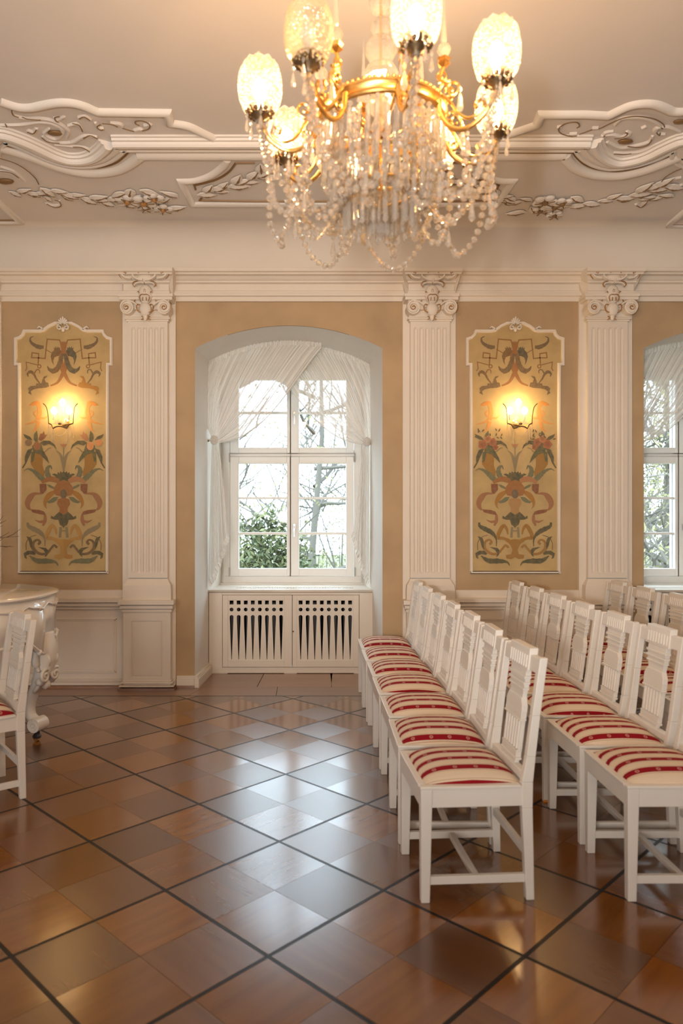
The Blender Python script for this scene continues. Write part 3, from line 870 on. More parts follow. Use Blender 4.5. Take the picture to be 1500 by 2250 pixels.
def make_cover(xoff, label):
    root = empty('radiator_cover', (xoff, RY, 0))
    tag(root, label, 'radiator cover', 'radiator covers in the window recesses')
    X = lambda u: wx(u, RY); Z = lambda v: wz(v, RY)
    b = MB()
    b.box(X(459), X(488), 0, .02, 0, Z(1302)); b.box(X(789), X(820), 0, .02, 0, Z(1302))
    b.box(X(488), X(789), 0, .02, Z(1307), Z(1302)); b.box(X(488), X(789), 0, .02, Z(1479), Z(1466))
    for u0, u1 in ((459, 500), (624, 652), (777, 820)): b.box(X(u0), X(u1), -.006, .02, 0, Z(1476))
    b.build('front_frame', M['white_paint'], root, bevel=.002)
    # sill board with a row of vent slots
    s0, s1, n = X(512), X(779), 74
    y0, y1 = -.012, WIN_Y - RY + .02
    outer = [(X(457.5), y0), (X(821.5), y0), (X(818), y1), (X(462), y1)]
    holes = []
    for i in range(n):
        c = s0 + (s1 - s0) * (i + .5) / n; w = (s1 - s0) / n * .22
        holes.append([(c - w, .14), (c + w, .14), (c + w, .24), (c - w, .24)])
    cu = curve_panel('sill_board', outer, holes, -.011, .011, M['white_paint'], root)
    cu.data.transform(Matrix.Rotation(-PI / 2, 4, 'X')); cu.location = (0, 0, Z(1301) + .011)
    for d0, d1, side in ((489, 641.5, -1), (642.5, 788, 1)):
        st = 501 if side < 0 else 652; en = 625 if side < 0 else 776
        outer = [(X(d0), Z(1465)), (X(d1), Z(1465)), (X(d1), Z(1307.5)), (X(d0), Z(1307.5))]
        ring = MB()
        ring.box(X(d0), X(st), -.012, .008, Z(1465), Z(1307.5)); ring.box(X(en), X(d1), -.012, .008, Z(1465), Z(1307.5))
        ring.box(X(st), X(en), -.012, .008, Z(1465), Z(1450.5)); ring.box(X(st), X(en), -.012, .008, Z(1318.5), Z(1307.5))
        door = ring.build('door', M['white_paint'], root, bevel=.002)
        holes = []
        c0 = 508.7 if side < 0 else 660.2
        for k in range(8):
            c = c0 + 15.52 * k; w = 4.2
            holes.append([(X(c - w), Z(1328)), (X(c + w), Z(1328)), (X(c + w), Z(1319.5)), (X(c - w), Z(1319.5))])
            holes.append([(X(c + w * math.cos(a)), Z(1339.2) + w * (X(1) - X(0)) * math.sin(a)) for a in [2 * PI * q / 14 for q in range(14)]])
            top = [(X(c + w * math.cos(a)), Z(1355.5) + w * (X(1) - X(0)) * math.sin(a)) for a in [PI * q / 8 for q in range(9)]]
            holes.append(top + [(X(c - .5), Z(1449)), (X(c + .5), Z(1449))])
        curve_panel('pierced_panel', [(X(st), Z(1450.5)), (X(en), Z(1450.5)), (X(en), Z(1318.5)), (X(st), Z(1318.5))], holes, -.004, .004, M['white_paint'], door)
        hx = X(d0) + .004 if side < 0 else X(d1) - .004
        for v in (1350, 1430): MB().tube([(hx, -.014, Z(v + 7)), (hx, -.014, Z(v - 7))], .004, 6).build('hinge', M['white_paint'], door)
        if side > 0: MB().tube([(X(644), -.012, Z(1387)), (X(644), -.022, Z(1387))], .007, 8).build('lock', M['seam'], door)
    r = MB()
    for k in range(26):
        xx = X(490) + (X(788) - X(490)) * (k + .5) / 26
        r.box(xx - .016, xx + .016, .12, .26, .12, .66)
    r.build('radiator', M['radiator'], root)
    MB().box(X(459), X(820), .40, .42, 0, Z(1303)).build('inside_shade_board', M['dark'], root)  # near-black board paints in the shade behind the pierced doors
    return root
make_cover(0.0, 'cream radiator cover with pierced doors under the middle window beside the first chair row')
make_cover(DX2 + .04, 'radiator cover mostly hidden behind the chairs under the window on the right')

# ------------------------------------------------------------------ sheer curtains
CYC = 6.97
def set_uv(o, uvs):
    me = o.data; lay = me.uv_layers.new(name='UVMap')
    for p in me.polygons:
        for li in p.loop_indices: lay.data[li].uv = uvs[me.loops[li].vertex_index]
KC = CYC / F
def curtain(xoff, side, label, group):
    """one sheer panel gathered along the arch, swept to a tie-back on its own side, its tail hanging to the sill"""
    rr = random.Random(5 if side < 0 else 9)
    cxm = wx(640, CYC)
    hx = lambda du: du * KC
    root = empty('sheer_curtain', (cxm + xoff, CYC + (.15 if side > 0 else 0), 0)); tag(root, label, 'curtain', group)
    s = side                                         # -1: tied on the left
    Z = lambda v: wz(v, CYC)
    hwid = 181 if s < 0 else 175
    def head(t):                                     # t 0 at the own side, 1 past the centre
        du = s * (hwid - t * (hwid + 66))
        tt = du * KC / (ARCH_HW - .045)
        return (du * KC, arch_z(max(-1, min(1, tt)) * .97) + .005)
    tie = (s * 167 * KC, Z(969))
    NU, NV = 120, 26
    ph = [rr.uniform(0, 6) for _ in range(6)]
    mb = MB(); uvs = []
    def fold(t, q): return .012 * math.sin(2 * PI * 17 * t + ph[0] + 2 * math.sin(5 * t)) + .005 * math.sin(2 * PI * 31 * t + ph[1])
    def pt(t, q):
        x0, z0 = head(t)
        z0 -= .05
        sp = .055
        ex, ez = tie[0] + (-s) * (t - .5) * sp, tie[1] + (t - .5) * -.055
        x = x0 + (ex - x0) * q; z = z0 + (ez - z0) * q
        bow = math.sin(PI * q)
        x += s * .10 * bow * (1 - t) * .9            # outer folds hang down almost straight
        z -= (.05 + .20 * t ** 1.5) * bow * (t ** .8) * (q ** .6) ; x += (-s) * .02 * bow * t
        yy = fold(t, q) * (1 - .75 * q) - .05 * q + s * .004
        return (x, yy + -.034, z)
    for j in range(NV):
        for i in range(NU):
            t, q = i / (NU - 1), j / (NV - 1)
            mb.v.append(pt(t, q)); uvs.append((t, q))
    for j in range(NV - 1):
        for i in range(NU - 1): mb.face((j * NU + i, j * NU + i + 1, (j + 1) * NU + i + 1, (j + 1) * NU + i))
    o = mb.build('sheer_drape', M['sheer'], root, smooth='all', recalc=False); set_uv(o, uvs)
    # thin hem along the free edge
    MB().tube([pt(1.0, j / 25) for j in range(26)], .004, 4).build('edge_hem', M['sheer_head'], root)
    # ruched heading along the arch
    mb = MB(); uvs = []
    N = 130
    for j in range(5):
        for i in range(N):
            t = i / (N - 1); x, z = head(t); q = j / 4
            mb.v.append((x, .012 * math.sin(2 * PI * 34 * t + q) + .006 * math.sin(2 * PI * 71 * t) - .01, z - .058 * q - .004 * math.sin(2 * PI * 29 * t))); uvs.append((t, q))
    for j in range(4):
        for i in range(N - 1): mb.face((j * N + i, j * N + i + 1, (j + 1) * N + i + 1, (j + 1) * N + i))
    o = mb.build('ruched_heading', M['sheer_head'], root, smooth='all', recalc=False); set_uv(o, uvs)
    # tail below the tie-back
    mb = MB(); uvs = []
    NU, NV = 44, 22
    for j in range(NV):
        for i in range(NU):
            t, q = i / (NU - 1), j / (NV - 1)
            e = q ** .75
            xo = s * (172 + (8 if s < 0 else 1) * e) * KC; xi = s * (160 - 22 * e) * KC     # outer and inner edge
            zb = Z(1280 - 110 * t ** 1.3 - 6 * abs(math.sin(t * 13)))
            z = tie[1] + (zb - tie[1]) * q
            x = xo + (xi - xo) * t
            yy = (.03 * math.sin(2 * PI * 5 * t + ph[2]) + .012 * math.sin(2 * PI * 11 * t + ph[3])) * (.25 + .75 * e) - .06
            mb.v.append((x, yy, z)); uvs.append((t, q))
    for j in range(NV - 1):
        for i in range(NU - 1): mb.face((j * NU + i, j * NU + i + 1, (j + 1) * NU + i + 1, (j + 1) * NU + i))
    o = mb.build('curtain_tail', M['sheer_tail'], root, smooth='all', recalc=False); set_uv(o, uvs)
    # frilled hem of the tail
    mb = MB(); uvs = []
    N = 60
    for j in range(3):
        for i in range(N):
            t = i / (N - 1); k = int(round(t * (NU - 1)))
            base = Vector(o.data.vertices[(NV - 1) * NU + k].co)
            mb.v.append((base.x - s * .012 * j, base.y + .014 * math.sin(t * 60) * j / 2 - .004, base.z - .022 * j + .008 * math.sin(t * 47))); uvs.append((t, j / 2))
    for j in range(2):
        for i in range(N - 1): mb.face((j * N + i, j * N + i + 1, (j + 1) * N + i + 1, (j + 1) * N + i))
    f = mb.build('frilled_hem', M['sheer_head'], root, smooth='all', recalc=False); set_uv(f, uvs)
    # tie-back rosette and its hook
    tb = MB()
    for k in range(8):
        a = 2 * PI * k / 8
        tb.ball((tie[0] + .018 * math.cos(a), -.085, tie[1] + .022 * math.sin(a)), .022, 8, 6, (1, .8, 1.1))
    tb.ball((tie[0], -.10, tie[1]), .02, 8, 6)
    tb.build('tie_back', M['sheer_head'], root, smooth='all')
    MB().tube([(tie[0], -.06, tie[1]), (s * hwid * KC, -.05, tie[1] + .005)], .012, 6).build('tie_band', M['sheer_head'], root)
    MB().ball((s * (hwid - .5) * KC, -.06, tie[1] - .005), .010, 8, 6).build('wall_hook', M['bronze'], root)
    return root
curtain(0, -1, 'sheer white curtain of the middle window tied back on the piano side', 'sheer curtains of the middle window')
curtain(0, 1, 'sheer white curtain of the middle window tied back on the chair side', 'sheer curtains of the middle window')
curtain(DX2, -1, 'sheer curtain of the partly visible window, sweeping down behind the wall edge', 'sheer curtains of the right-hand window')
curtain(DX2, 1, 'sheer curtain of the partly visible window, crossing over at the top', 'sheer curtains of the right-hand window')
# ------------------------------------------------------------------ painted wall panels
CA = lambda p: (30 + p[0] * 230 / 1500.0, 690 + p[1] * 230 / 1500.0)
CB = lambda p: (30 + p[0] * 230 / 1500.0, 900 + p[1] * 230 / 1500.0)
CCc = lambda p: (30 + p[0] * 230 / 1500.0, 1070 + p[1] * 230 / 1500.0)
CONV = {'a': CA, 'b': CB, 'c': CCc}
AX = 140.2                                        # axis of the traced panel in frame pixels
KS = 230 / 1500.0
BROWN, TAUPE, TEAL, STRAP, ORANGE, GOLDEN = (112, 84, 56), (104, 86, 66), (70, 74, 66), (136, 94, 52), (148, 96, 56), (160, 110, 46)
GREEN, SAGE, MOSS, PINK, RED, ROSE, OCHRE, FAINT, SKIN, GREY = (64, 72, 58), (98, 106, 84), (78, 86, 64), (168, 114, 80), (122, 70, 54), (150, 100, 74), (150, 108, 48), (176, 134, 72), (206, 142, 72), (128, 120, 96)
# (name, kind, frame, points, widths, colour, colour on the other half)
MOT = [
 ('painted_feather', 's', 'a', [(1150, 322), (1195, 345), (1190, 400), (1140, 445), (1070, 475), (1005, 475)], [8, 18, 32, 46, 58, 40], TAUPE, TAUPE),
 ('painted_strapwork', 'l', 'a', [(740, 500), (775, 375), (955, 362), (985, 640), (1075, 630), (1178, 628), (1170, 555), (1075, 570), (1085, 735)], 17, STRAP, STRAP),
 ('painted_strapwork', 'l', 'a', [(1085, 735), (1255, 690), (1245, 780), (1268, 818)], 13, STRAP, STRAP),
 ('painted_ring', 'l', 'a', spiral(1067, 752, 24, 24, 0, 1.0, 12), 14, STRAP, STRAP),
 ('painted_strapwork', 'l', 'a', [(985, 505), (890, 560)], 11, STRAP, STRAP),
 ('painted_griffin_head', 'p', 'a', [(735, 545), (772, 505), (768, 480), (790, 488), (798, 468), (815, 490), (835, 462), (836, 496), (862, 478), (852, 515), (890, 555), (905, 610), (885, 690), (860, 735), (868, 670), (850, 622), (800, 602), (760, 610)], 0, TEAL, BROWN),
 ('painted_stem', 's', 'a', [(690, 400), (715, 520), (760, 640), (735, 790), (690, 890), (630, 985), (530, 1030)], [50, 56, 64, 66, 50, 30, 20], ORANGE, ORANGE),
 ('painted_acanthus', 's', 'a', [(735, 570), (765, 680), (800, 770), (860, 815), (920, 800), (952, 750)], [40, 60, 66, 60, 40, 12], TEAL, TAUPE),
 ('painted_acanthus', 'p', 'a', [(770, 790), (800, 830), (840, 850), (880, 860), (900, 835), (850, 790), (800, 740)], 0, TEAL, BROWN),
 ('painted_acanthus', 'p', 'a', [(925, 1040), (940, 985), (975, 980), (992, 930), (945, 888), (1000, 898), (1025, 955), (1035, 992), (1110, 998), (1112, 1028), (1190, 1036), (1226, 1068), (1212, 1105), (1226, 1135), (1175, 1162), (1190, 1110), (1150, 1082), (1080, 1066), (980, 1060)], 0, GOLDEN, TAUPE),
 ('painted_curl', 's', 'a', [(1060, 992), (1110, 930), (1140, 870), (1190, 830), (1235, 858), (1222, 898)], [14, 24, 30, 44, 28, 12], TAUPE, BROWN),
 ('painted_curl', 's', 'a', [(1140, 862), (1105, 802), (1065, 808), (1062, 852)], [18, 16, 14, 10], TAUPE, STRAP),
 ('painted_cherub', 's', 'a', [(1075, 1255), (1085, 1290), (1065, 1340), (1060, 1420), (1085, 1520)], [40, 66, 50, 62, 60], SKIN, SKIN),
 ('painted_cherub', 's', 'b', [(1075, 170), (1110, 270), (1165, 320)], [52, 34, 10], SKIN, SKIN),
 ('painted_cherub', 's', 'b', [(1105, 160), (1180, 190), (1275, 210)], [42, 24, 8], SKIN, SKIN),
 ('painted_cherub', 's', 'b', [(1100, 15), (1138, 60), (1080, 110), (990, 122), (935, 80)], [22, 24, 20, 24, 12], SKIN, SKIN),
 ('painted_wing', 's', 'a', [(1090, 1255), (1150, 1290), (1208, 1308)], [22, 48, 10], (204, 132, 58), (204, 132, 58)),
 ('painted_cornucopia', 'p', 'b', [(1015, 640), (1060, 620), (1165, 640), (1190, 780), (1130, 870), (1080, 940), (1000, 960), (990, 900), (1020, 800)], 0, OCHRE, OCHRE),
 ('painted_leaf', 'p', 'b', [(1085, 470), (1088, 380), (1100, 300), (1140, 350), (1148, 420), (1120, 465)], 0, GREEN, MOSS),
 ('painted_leaf', 'p', 'b', [(1160, 440), (1200, 388), (1295, 348), (1272, 400), (1220, 432)], 0, GREEN, GREEN),
 ('painted_leaf', 'p', 'b', [(818, 575), (842, 505), (915, 448), (1010, 446), (1062, 482), (1000, 515), (925, 492), (862, 522)], 0, GREEN, GREEN),
 ('painted_leaf', 'p', 'b', [(1055, 560), (1000, 600), (950, 690), (924, 772), (1010, 690), (1060, 640)], 0, MOSS, GREEN),
 ('painted_leaf', 'p', 'b', [(1160, 550), (1235, 580), (1275, 680), (1272, 760), (1312, 830), (1300, 845), (1250, 765), (1215, 680), (1185, 620)], 0, GREEN, GREEN),
 ('painted_leaf', 'p', 'b', [(1120, 590), (1180, 610), (1190, 760), (1150, 740)], 0, MOSS, MOSS),
 ('painted_leaf', 'p', 'b', [(1090, 470), (1040, 500), (1010, 580), (1060, 640), (1150, 620), (1170, 520)], 0, MOSS, MOSS),
 ('painted_tulip', 'p', 'b', [(950, 360), (985, 365), (1002, 308), (1022, 345), (1050, 345), (1078, 430), (1040, 452), (990, 415)], 0, PINK, RED),
 ('painted_bloom', 'p', 'b', [(1100 + 52 * math.cos(a), 522 + 62 * math.sin(a)) for a in [PI * k / 6 for k in range(12)]], 0, (206, 138, 88), (150, 96, 66)),
 ('painted_bloom', 'p', 'b', [(1220 + 52 * math.cos(a), 475 + 48 * math.sin(a)) for a in [PI * k / 6 for k in range(12)]], 0, (206, 138, 88), (124, 100, 80)),
 ('painted_sprig', 'l', 'b', [(990, 610), (940, 560), (895, 545)], 8, TAUPE, TAUPE),
 ('painted_acanthus', 's', 'b', [(925, 975), (955, 900), (945, 835), (905, 812), (886, 858)], [70, 66, 48, 26, 10], SAGE, SAGE),
 ('painted_acanthus', 's', 'b', [(1010, 1005), (1080, 940), (1150, 880), (1230, 850), (1288, 878)], [70, 66, 44, 20, 8], SAGE, SAGE),
 ('painted_stem', 's', 'b', [(722, 880), (738, 720), (770, 635), (825, 588)], [12, 40, 24, 8], GREY, GREY),
 ('painted_stem', 'l', 'b', [(722, 880), (722, 540)], 7, GREY, GREY),
 ('painted_blossom', 'p', 'b', [(718, 545), (750, 520), (772, 488), (740, 500), (718, 490)], 0, PINK, PINK),
 ('painted_leaf_crown', 'p', 'b', [(715, 880), (740, 905), (765, 885), (775, 915), (800, 895), (810, 930), (850, 915), (885, 930), (840, 955), (815, 990), (790, 1050), (715, 1060)], 0, GREEN, GREEN),
 ('painted_ribbon', 's', 'b', [(790, 1030), (860, 1000), (940, 1000), (1030, 1045)], [60, 78, 66, 40], PINK, ORANGE),
 ('painted_leaf', 'p', 'b', [(840, 1150), (860, 1105), (920, 1075), (960, 1075), (920, 1115)], 0, SAGE, SAGE),
 ('painted_ribbon', 'p', 'b', [(965, 1065), (1062, 1065), (1052, 1200), (1015, 1210), (962, 1150)], 0, RED, RED),
 ('painted_ribbon', 's', 'b', [(1030, 1205), (1130, 1205), (1190, 1250), (1235, 1330), (1225, 1400), (1190, 1440)], [16, 40, 80, 76, 50, 20], ROSE, ROSE),
 ('painted_ribbon', 'p', 'c', [(1190, 320), (1165, 362), (1080, 385), (970, 405), (1000, 352), (1060, 330)], 0, RED, RED),
 ('painted_ribbon', 's', 'c', [(985, 400), (985, 480), (1015, 555)], [32, 48, 26], ROSE, ROSE),
 ('painted_ribbon', 's', 'c', [(1010, 490), (1060, 500), (1130, 470)], [34, 30, 6], ROSE, ROSE),
 ('painted_horn', 's', 'c', [(830, 60), (925, 120), (978, 200), (985, 260), (958, 312)], [40, 76, 52, 28, 6], GOLDEN, GOLDEN),
 ('painted_mask', 'p', 'c', [(718, -100), (790, -80), (850, 0), (860, 70), (830, 120), (780, 130), (718, 140)], 0, ORANGE, ORANGE),
 ('painted_wing', 'p', 'c', [(795, 142), (860, 146), (912, 188), (958, 210), (930, 236), (865, 222), (820, 192)], 0, SAGE, SAGE),
 ('painted_torso', 'p', 'c', [(716, 150), (800, 176), (812, 240), (772, 310), (782, 362), (716, 405)], 0, (146, 92, 52), (146, 92, 52)),
 ('painted_fruit', 'p', 'c', [(716, 35), (750, 45), (768, 95), (755, 150), (716, 168)], 0, (92, 84, 74), (92, 84, 74)),
 ('painted_skirt', 'p', 'c', [(716, 400), (785, 358), (820, 390), (862, 432), (895, 410), (902, 450), (840, 470), (792, 470), (772, 540), (740, 560), (716, 592)], 0, GREEN, GREEN),
 ('painted_easel', 's', 'c', [(760, 575), (772, 725)], [34, 34], GREY, GREY),
 ('painted_easel', 'l', 'c', [(690, 628), (745, 628)], 16, GREY, GREY),
 ('painted_urn', 's', 'c', [(820, 680), (838, 600), (880, 552), (925, 610), (965, 720), (890, 735), (800, 765)], [16, 36, 44, 56, 50, 40, 40], FAINT, FAINT),
 ('painted_urn', 'p', 'c', [(716, 745), (860, 768), (790, 822), (755, 900), (772, 962), (850, 975), (840, 1025), (770, 1032), (716, 1005)], 0, (168, 122, 60), FAINT),
 ('painted_scroll', 's', 'c', [(1085, 822), (1055, 790), (1090, 756), (1145, 790), (1150, 880), (1070, 950), (970, 955), (900, 885), (855, 835), (810, 870)], [34, 34, 26, 34, 40, 36, 34, 30, 32, 30], TAUPE, TAUPE),
 ('painted_leaf', 'p', 'c', [(1195, 725), (1250, 705), (1218, 765), (1195, 850), (1165, 905), (1162, 800), (1178, 742)], 0, GREEN, GREEN),
 ('painted_leaf', 'p', 'c', [(940, 905), (972, 872), (1085, 858), (1005, 902), (972, 950), (988, 1005), (950, 972)], 0, GREEN, TEAL),
 ('painted_leaf', 'p', 'c', [(1118, 952), (1160, 913), (1232, 913), (1288, 950), (1276, 1010), (1244, 1034), (1250, 980), (1200, 962), (1130, 972)], 0, GREEN, TEAL),
 ('painted_feather', 's', 'c', [(985, 850), (990, 740), (1050, 655), (1150, 600), (1222, 560), (1232, 508)], [10, 22, 56, 62, 40, 26], GREY, GREY),
 ('painted_feather', 's', 'c', [(1205, 985), (1100, 1055), (950, 1060), (835, 1075), (795, 1128)], [12, 62, 64, 28, 8], SAGE, SAGE),
 ('painted_tendril', 'l', 'c', catmull([(1110, 690), (1200, 722), (1252, 800), (1252, 905)], 4), 9, TAUPE, TAUPE),
]
# extra flowers of the second panel
ROSES = [
 ('painted_rose', 'b', (1040, 470), 60, (150, 88, 68)), ('painted_rose', 'b', (1180, 500), 66, (158, 92, 70)), ('painted_rose', 'b', (1110, 420), 50, (172, 112, 84)), ('painted_rose', 'b', (1000, 540), 40, (150, 84, 62)),
]
def mural(idx, xaxis, roses, label):
    root = empty('mural_panel', (xaxis, WY, 0)); tag(root, label, 'mural', 'painted wall panels')
    s = WY / F
    def mp(d):
        return lambda u, v, h=0.0: ((u - AX) * s, -d - h, wz(v))
    # field
    half = [CA(p) for p in [(718, 120), (835, 135), (930, 180), (1000, 235), (1060, 248), (1280, 248), (1300, 300), (1340, 340), (1402, 360), (1402, 725), (1350, 725)]] + [CCc((1344, 1222))]
    outline = half + [(2 * AX - u, v) for u, v in reversed(half)]
    MB().poly(outline, mp(0.004), mp(0.0)).build('painted_ground', M['fresco_ground'], root)
    # moulded frame
    f = MB()
    for w, h in ((7.2, .018), (4.0, .024)):
        pts = [((u - AX) * s, wz(v)) for u, v in outline]
        loop = pts[11:] + pts[0:12]                      # start at a bottom corner
        f.stroke(loop, w * s, lambda a, b, h_: (a, -.004 - h_, b), h, flat=.72)
    b0, b1 = pts[11], pts[12]
    f.stroke([(b0[0] + 3.6 * s, b0[1]), (b1[0] - 3.6 * s, b1[1])], 7.2 * s, lambda a, b, h_: (a, -.004 - h_, b), .018, flat=.72)
    f.build('moulded_frame', M['cream'], root)
    # shell crest with small scrolls
    cr = MB()
    cx_, cv = AX, 690 + 150 * KS
    for k in range(7):
        a = PI * (k + .5) / 7
        r = 13.5 if k != 3 else 15.5
        cr.stroke([((cx_ + 2.5 * math.cos(a) - AX) * s, wz(cv + 2 - 2.5 * math.sin(a))), ((cx_ + r * .7 * math.cos(a) - AX) * s, wz(cv - r * .75 * math.sin(a))), ((cx_ + r * .85 * math.cos(a) - AX) * s, wz(cv - r * math.sin(a)))], [3 * s, 5.4 * s, 3.5 * s], lambda p, q, h_: (p, -.02 - h_, q), .014)
    for sg in (-1, 1):
        cr.stroke([(sg * a * s, wz(b)) for a, b in spiral(7.5, cv + 8, 5.5, 1.5, -PI / 2, 1.2, 14)], 3.4 * s, lambda p, q, h_: (p, -.02 - h_, q), .016)
        cr.stroke([(sg * (a - 718) * KS * s, wz(690 + b * KS)) for a, b in [(1000, 232), (1030, 205), (1060, 190), (1085, 215)]], [5 * s, 5 * s, 4 * s, 2 * s], lambda p, q, h_: (p, -.014 - h_, q), .014)
    cr.ball((0, -.02, wz(cv + 12)), 4 * s, 8, 6, (1, .6, 1.4))
    cr.build('shell_crest', M['cream'], root)
    lay = 0
    for name, kind, frm, pts, w, c1, c2 in MOT:
        cv_ = CONV[frm]
        if roses and name in ('painted_tulip', 'painted_bloom'): continue
        for sg in (1, -1):
            lay += 1
            d = 0.0045 + 0.00004 * lay
            uvp = [cv_(p) for p in pts]
            if sg < 0: uvp = [(2 * AX - u, v) for u, v in uvp]
            loc = [((u - AX) * s, wz(v)) for u, v in uvp]
            mb = MB(); mpf = lambda a, b, h_=0.0: (a, -d - h_, b)
            k = KS * s
            if kind == 'p': mb.poly(loc, lambda a, b: (a, -d - .0004, b), lambda a, b: (a, -d, b))
            elif kind == 'l': mb.stroke(loc, w * k, mpf, .0004, flat=.96)
            else:
                p4 = catmull([(a, b, ww * k) for (a, b), ww in zip(loc, w)], 5)
                # ragged edge for leaves and feathers
                rag = name in ('painted_feather', 'painted_acanthus')
                mb.stroke([(a, b) for a, b, c in p4], [max(.001, c * (1 + (.16 if rag and i % 3 == 0 else 0))) for i, (a, b, c) in enumerate(p4)], mpf, .0004, flat=.96)
            col = c1 if sg > 0 else c2
            if roses:
                if name == 'painted_acanthus' and frm == 'a': col = TAUPE
                if name in ('painted_urn',): col = OCHRE
                if name in ('painted_scroll',): col = (150, 108, 58)
                if name == 'painted_torso': col = (168, 128, 84)
                if name == 'painted_feather' and frm == 'c': col = GREEN
            mb.build(name, fresco(col), root)
    if roses:
        for name, frm, (px_, py_), r, col in ROSES:
            for sg in (1, -1):
                u, v = CONV[frm]((px_, py_)); 
                if sg < 0: u = 2 * AX - u
                for q in range(3):
                    lay += 1; d = .0045 + .00004 * lay
                    rr_ = r * KS * s * (1 - .3 * q)
                    pp = [((u - AX) * s + rr_ * (1 + .14 * math.cos(5 * a + q)) * math.cos(a), wz(v) + rr_ * (1 + .14 * math.cos(5 * a + q)) * math.sin(a)) for a in [2 * PI * k / 16 for k in range(16)]]
                    cc = tuple(int(x * (1 - .10 * q)) for x in col)
                    MB().poly(pp, lambda a, b: (a, -d - .0004, b), lambda a, b: (a, -d, b)).build(name, fresco(cc), root)
        for q in range(14):
            rr2 = random.Random(q)
            for sg in (1, -1):
                u = AX + sg * (rr2.uniform(880, 1300) - 718) * KS; v = 900 + rr2.uniform(290, 430) * KS
                a = rr2.uniform(0, PI); lay += 1; d = .0045 + .00004 * lay; L_ = 3.4 * s
                pp = [((u - AX) * s + L_ * (math.cos(t) * math.cos(a) - .45 * math.sin(t) * math.sin(a)), wz(v) + L_ * (math.cos(t) * math.sin(a) + .45 * math.sin(t) * math.cos(a))) for t in [PI * k / 5 for k in range(10)]]
                MB().poly(pp, lambda a, b: (a, -d - .0004, b), lambda a, b: (a, -d, b)).build('painted_leaflet', fresco(TEAL), root)
    return root
mural(0, wx(AX), False, 'arched wall panel with painted tulips, ribbons and griffins behind the piano')
mural(1, wx(1130.5), True, 'arched wall panel with painted roses, ribbons and griffins behind the chair rows')

# ------------------------------------------------------------------ wall sconces
def sconce(xc, label):
    root = empty('wall_sconce', (xc, WY, 0)); tag(root, label, 'wall lamp', 'glass wall sconces')
    s = WY / F * .98
    U = lambda u: (u - 1141) * s
    Z = lambda v: wz(v, WY - .1)
    MB().lathe([(.001, 0), (.03, .0), (.035, .008), (.02, .016), (.001, .02)], (0, 0, 0), 16).build('wall_plate', M['gold'], root).location = (0, -.01, Z(925))
    root.children[-1].rotation_euler = (PI / 2, 0, 0)
    MB().tube([(0, 0, Z(925)), (0, -.06, Z(932)), (0, -.10, Z(934))], .006).build('bracket', M['gold'], root)
    for sg in (-1, 1):
        MB().tube([(sg * a, -b, Z(c)) for a, b, c in catmull([(U(1179), .14, 888), (U(1172), .135, 896), (U(1169), .13, 912), (U(1168), .125, 931)], 5)], .004, 6).build('frame_wire', M['bronze'], root)
        MB().tube([(sg * a, -b, Z(c)) for a, b, c in catmull([(U(1168), .125, 931), (U(1160), .14, 935), (U(1156), .15, 943)], 5)], .0055, 6).build('frame_wire', M['bronze'], root)
    MB().tube([(a, -b, Z(c)) for a, b, c in catmull([(U(1126), .15, 943), (U(1133), .165, 940), (0, .17, 939), (U(1149), .165, 940), (U(1156), .15, 943)], 5)], .0055, 6).build('frame_wire', M['bronze'], root)
    # cut-glass fan in front of the bulbs
    fan = MB()
    for k in range(13):
        a = PI * (k + .5) / 13
        L_ = .072 + .018 * math.sin(a)
        c, sn = math.cos(a), math.sin(a)
        fan.tube([(.006 * c, -.15, Z(934) + .006 * sn), (.6 * L_ * c, -.155, Z(934) + .6 * L_ * sn), (L_ * c, -.15, Z(934) + L_ * sn)], [.003, .006, .001], 4)
    fan.build('glass_fan', M['crystal'], root)
    MB().ball((0, -.155, Z(933)), .010, 8, 6, (1.5, 1, 1)).build('fan_boss', M['bronze'], root)
    for dx, v in ((-19, 903), (0, 885), (14, 903)):
        x = dx * s; 
        MB().lathe([(.008, -.075), (.008, -.03), (.011, -.028)], (x, -.085, Z(v)), 10).build('candle_socket', M['cream'], root)
        bl = MB().lathe([(.004, -.03), (.017, -.022), (.028, 0), (.026, .012), (.015, .029), (.002, .040)], (x, -.085, Z(v)), 12).build('bulb', M['sconce_bulb'], root, smooth='all')
        p = point_light('sconce_light', (x, -.085, Z(v)), 1.15, (1.0, 0.58, 0.22), .02, root)
    # etched glass petals around the bulbs
    pt = MB()
    for k in range(5):
        a0 = PI + PI * (k + .1) / 5; a1 = PI + PI * (k + .9) / 5
        def pf(u, v):
            a = a0 + (a1 - a0) * u; r = .05 + .035 * v; zz = Z(925) + (.115 + .02 * math.sin(PI * u)) * v
            return (r * 1.15 * math.cos(a), -.085 + r * .9 * math.sin(a) * .9, zz)
        pt.grid(6, 6, pf)
    # hanging prisms and a bead garland
    def prism(x, y, z, L_, par):
        m = MB(); m.lathe([(.001, 0), (.006, -.006), (.001, -.012)], (x, y, z), 6); m.lathe([(.001, -.014), (.006, -.022), (.0045, -L_ * .75), (.007, -L_ * .86), (.001, -L_)], (x, y, z), 6)
        return m.build('glass_drop', M['crystal'], par)
    for u, y, v in ((1114, .125, 933), (1168, .125, 933), (1126, .15, 945), (1156, .15, 945), (1120, .14, 938), (1162, .14, 938)):
        prism(U(u), -y, Z(v), .12, root)
    gar = MB()
    for k in range(17):
        t = -1 + 2 * k / 16
        gar.ball((t * U(1155), -.155, Z(948) - .045 * (1 - t * t)), .0045, 6, 4)
    gar.build('bead_garland', M['crystal'], root)
    return root
sconce(wx(136, WY - .1), 'lit glass wall sconce on the tulip mural behind the piano')
sconce(wx(1139.5, WY - .1), 'lit glass wall sconce on the rose mural behind the chair rows')
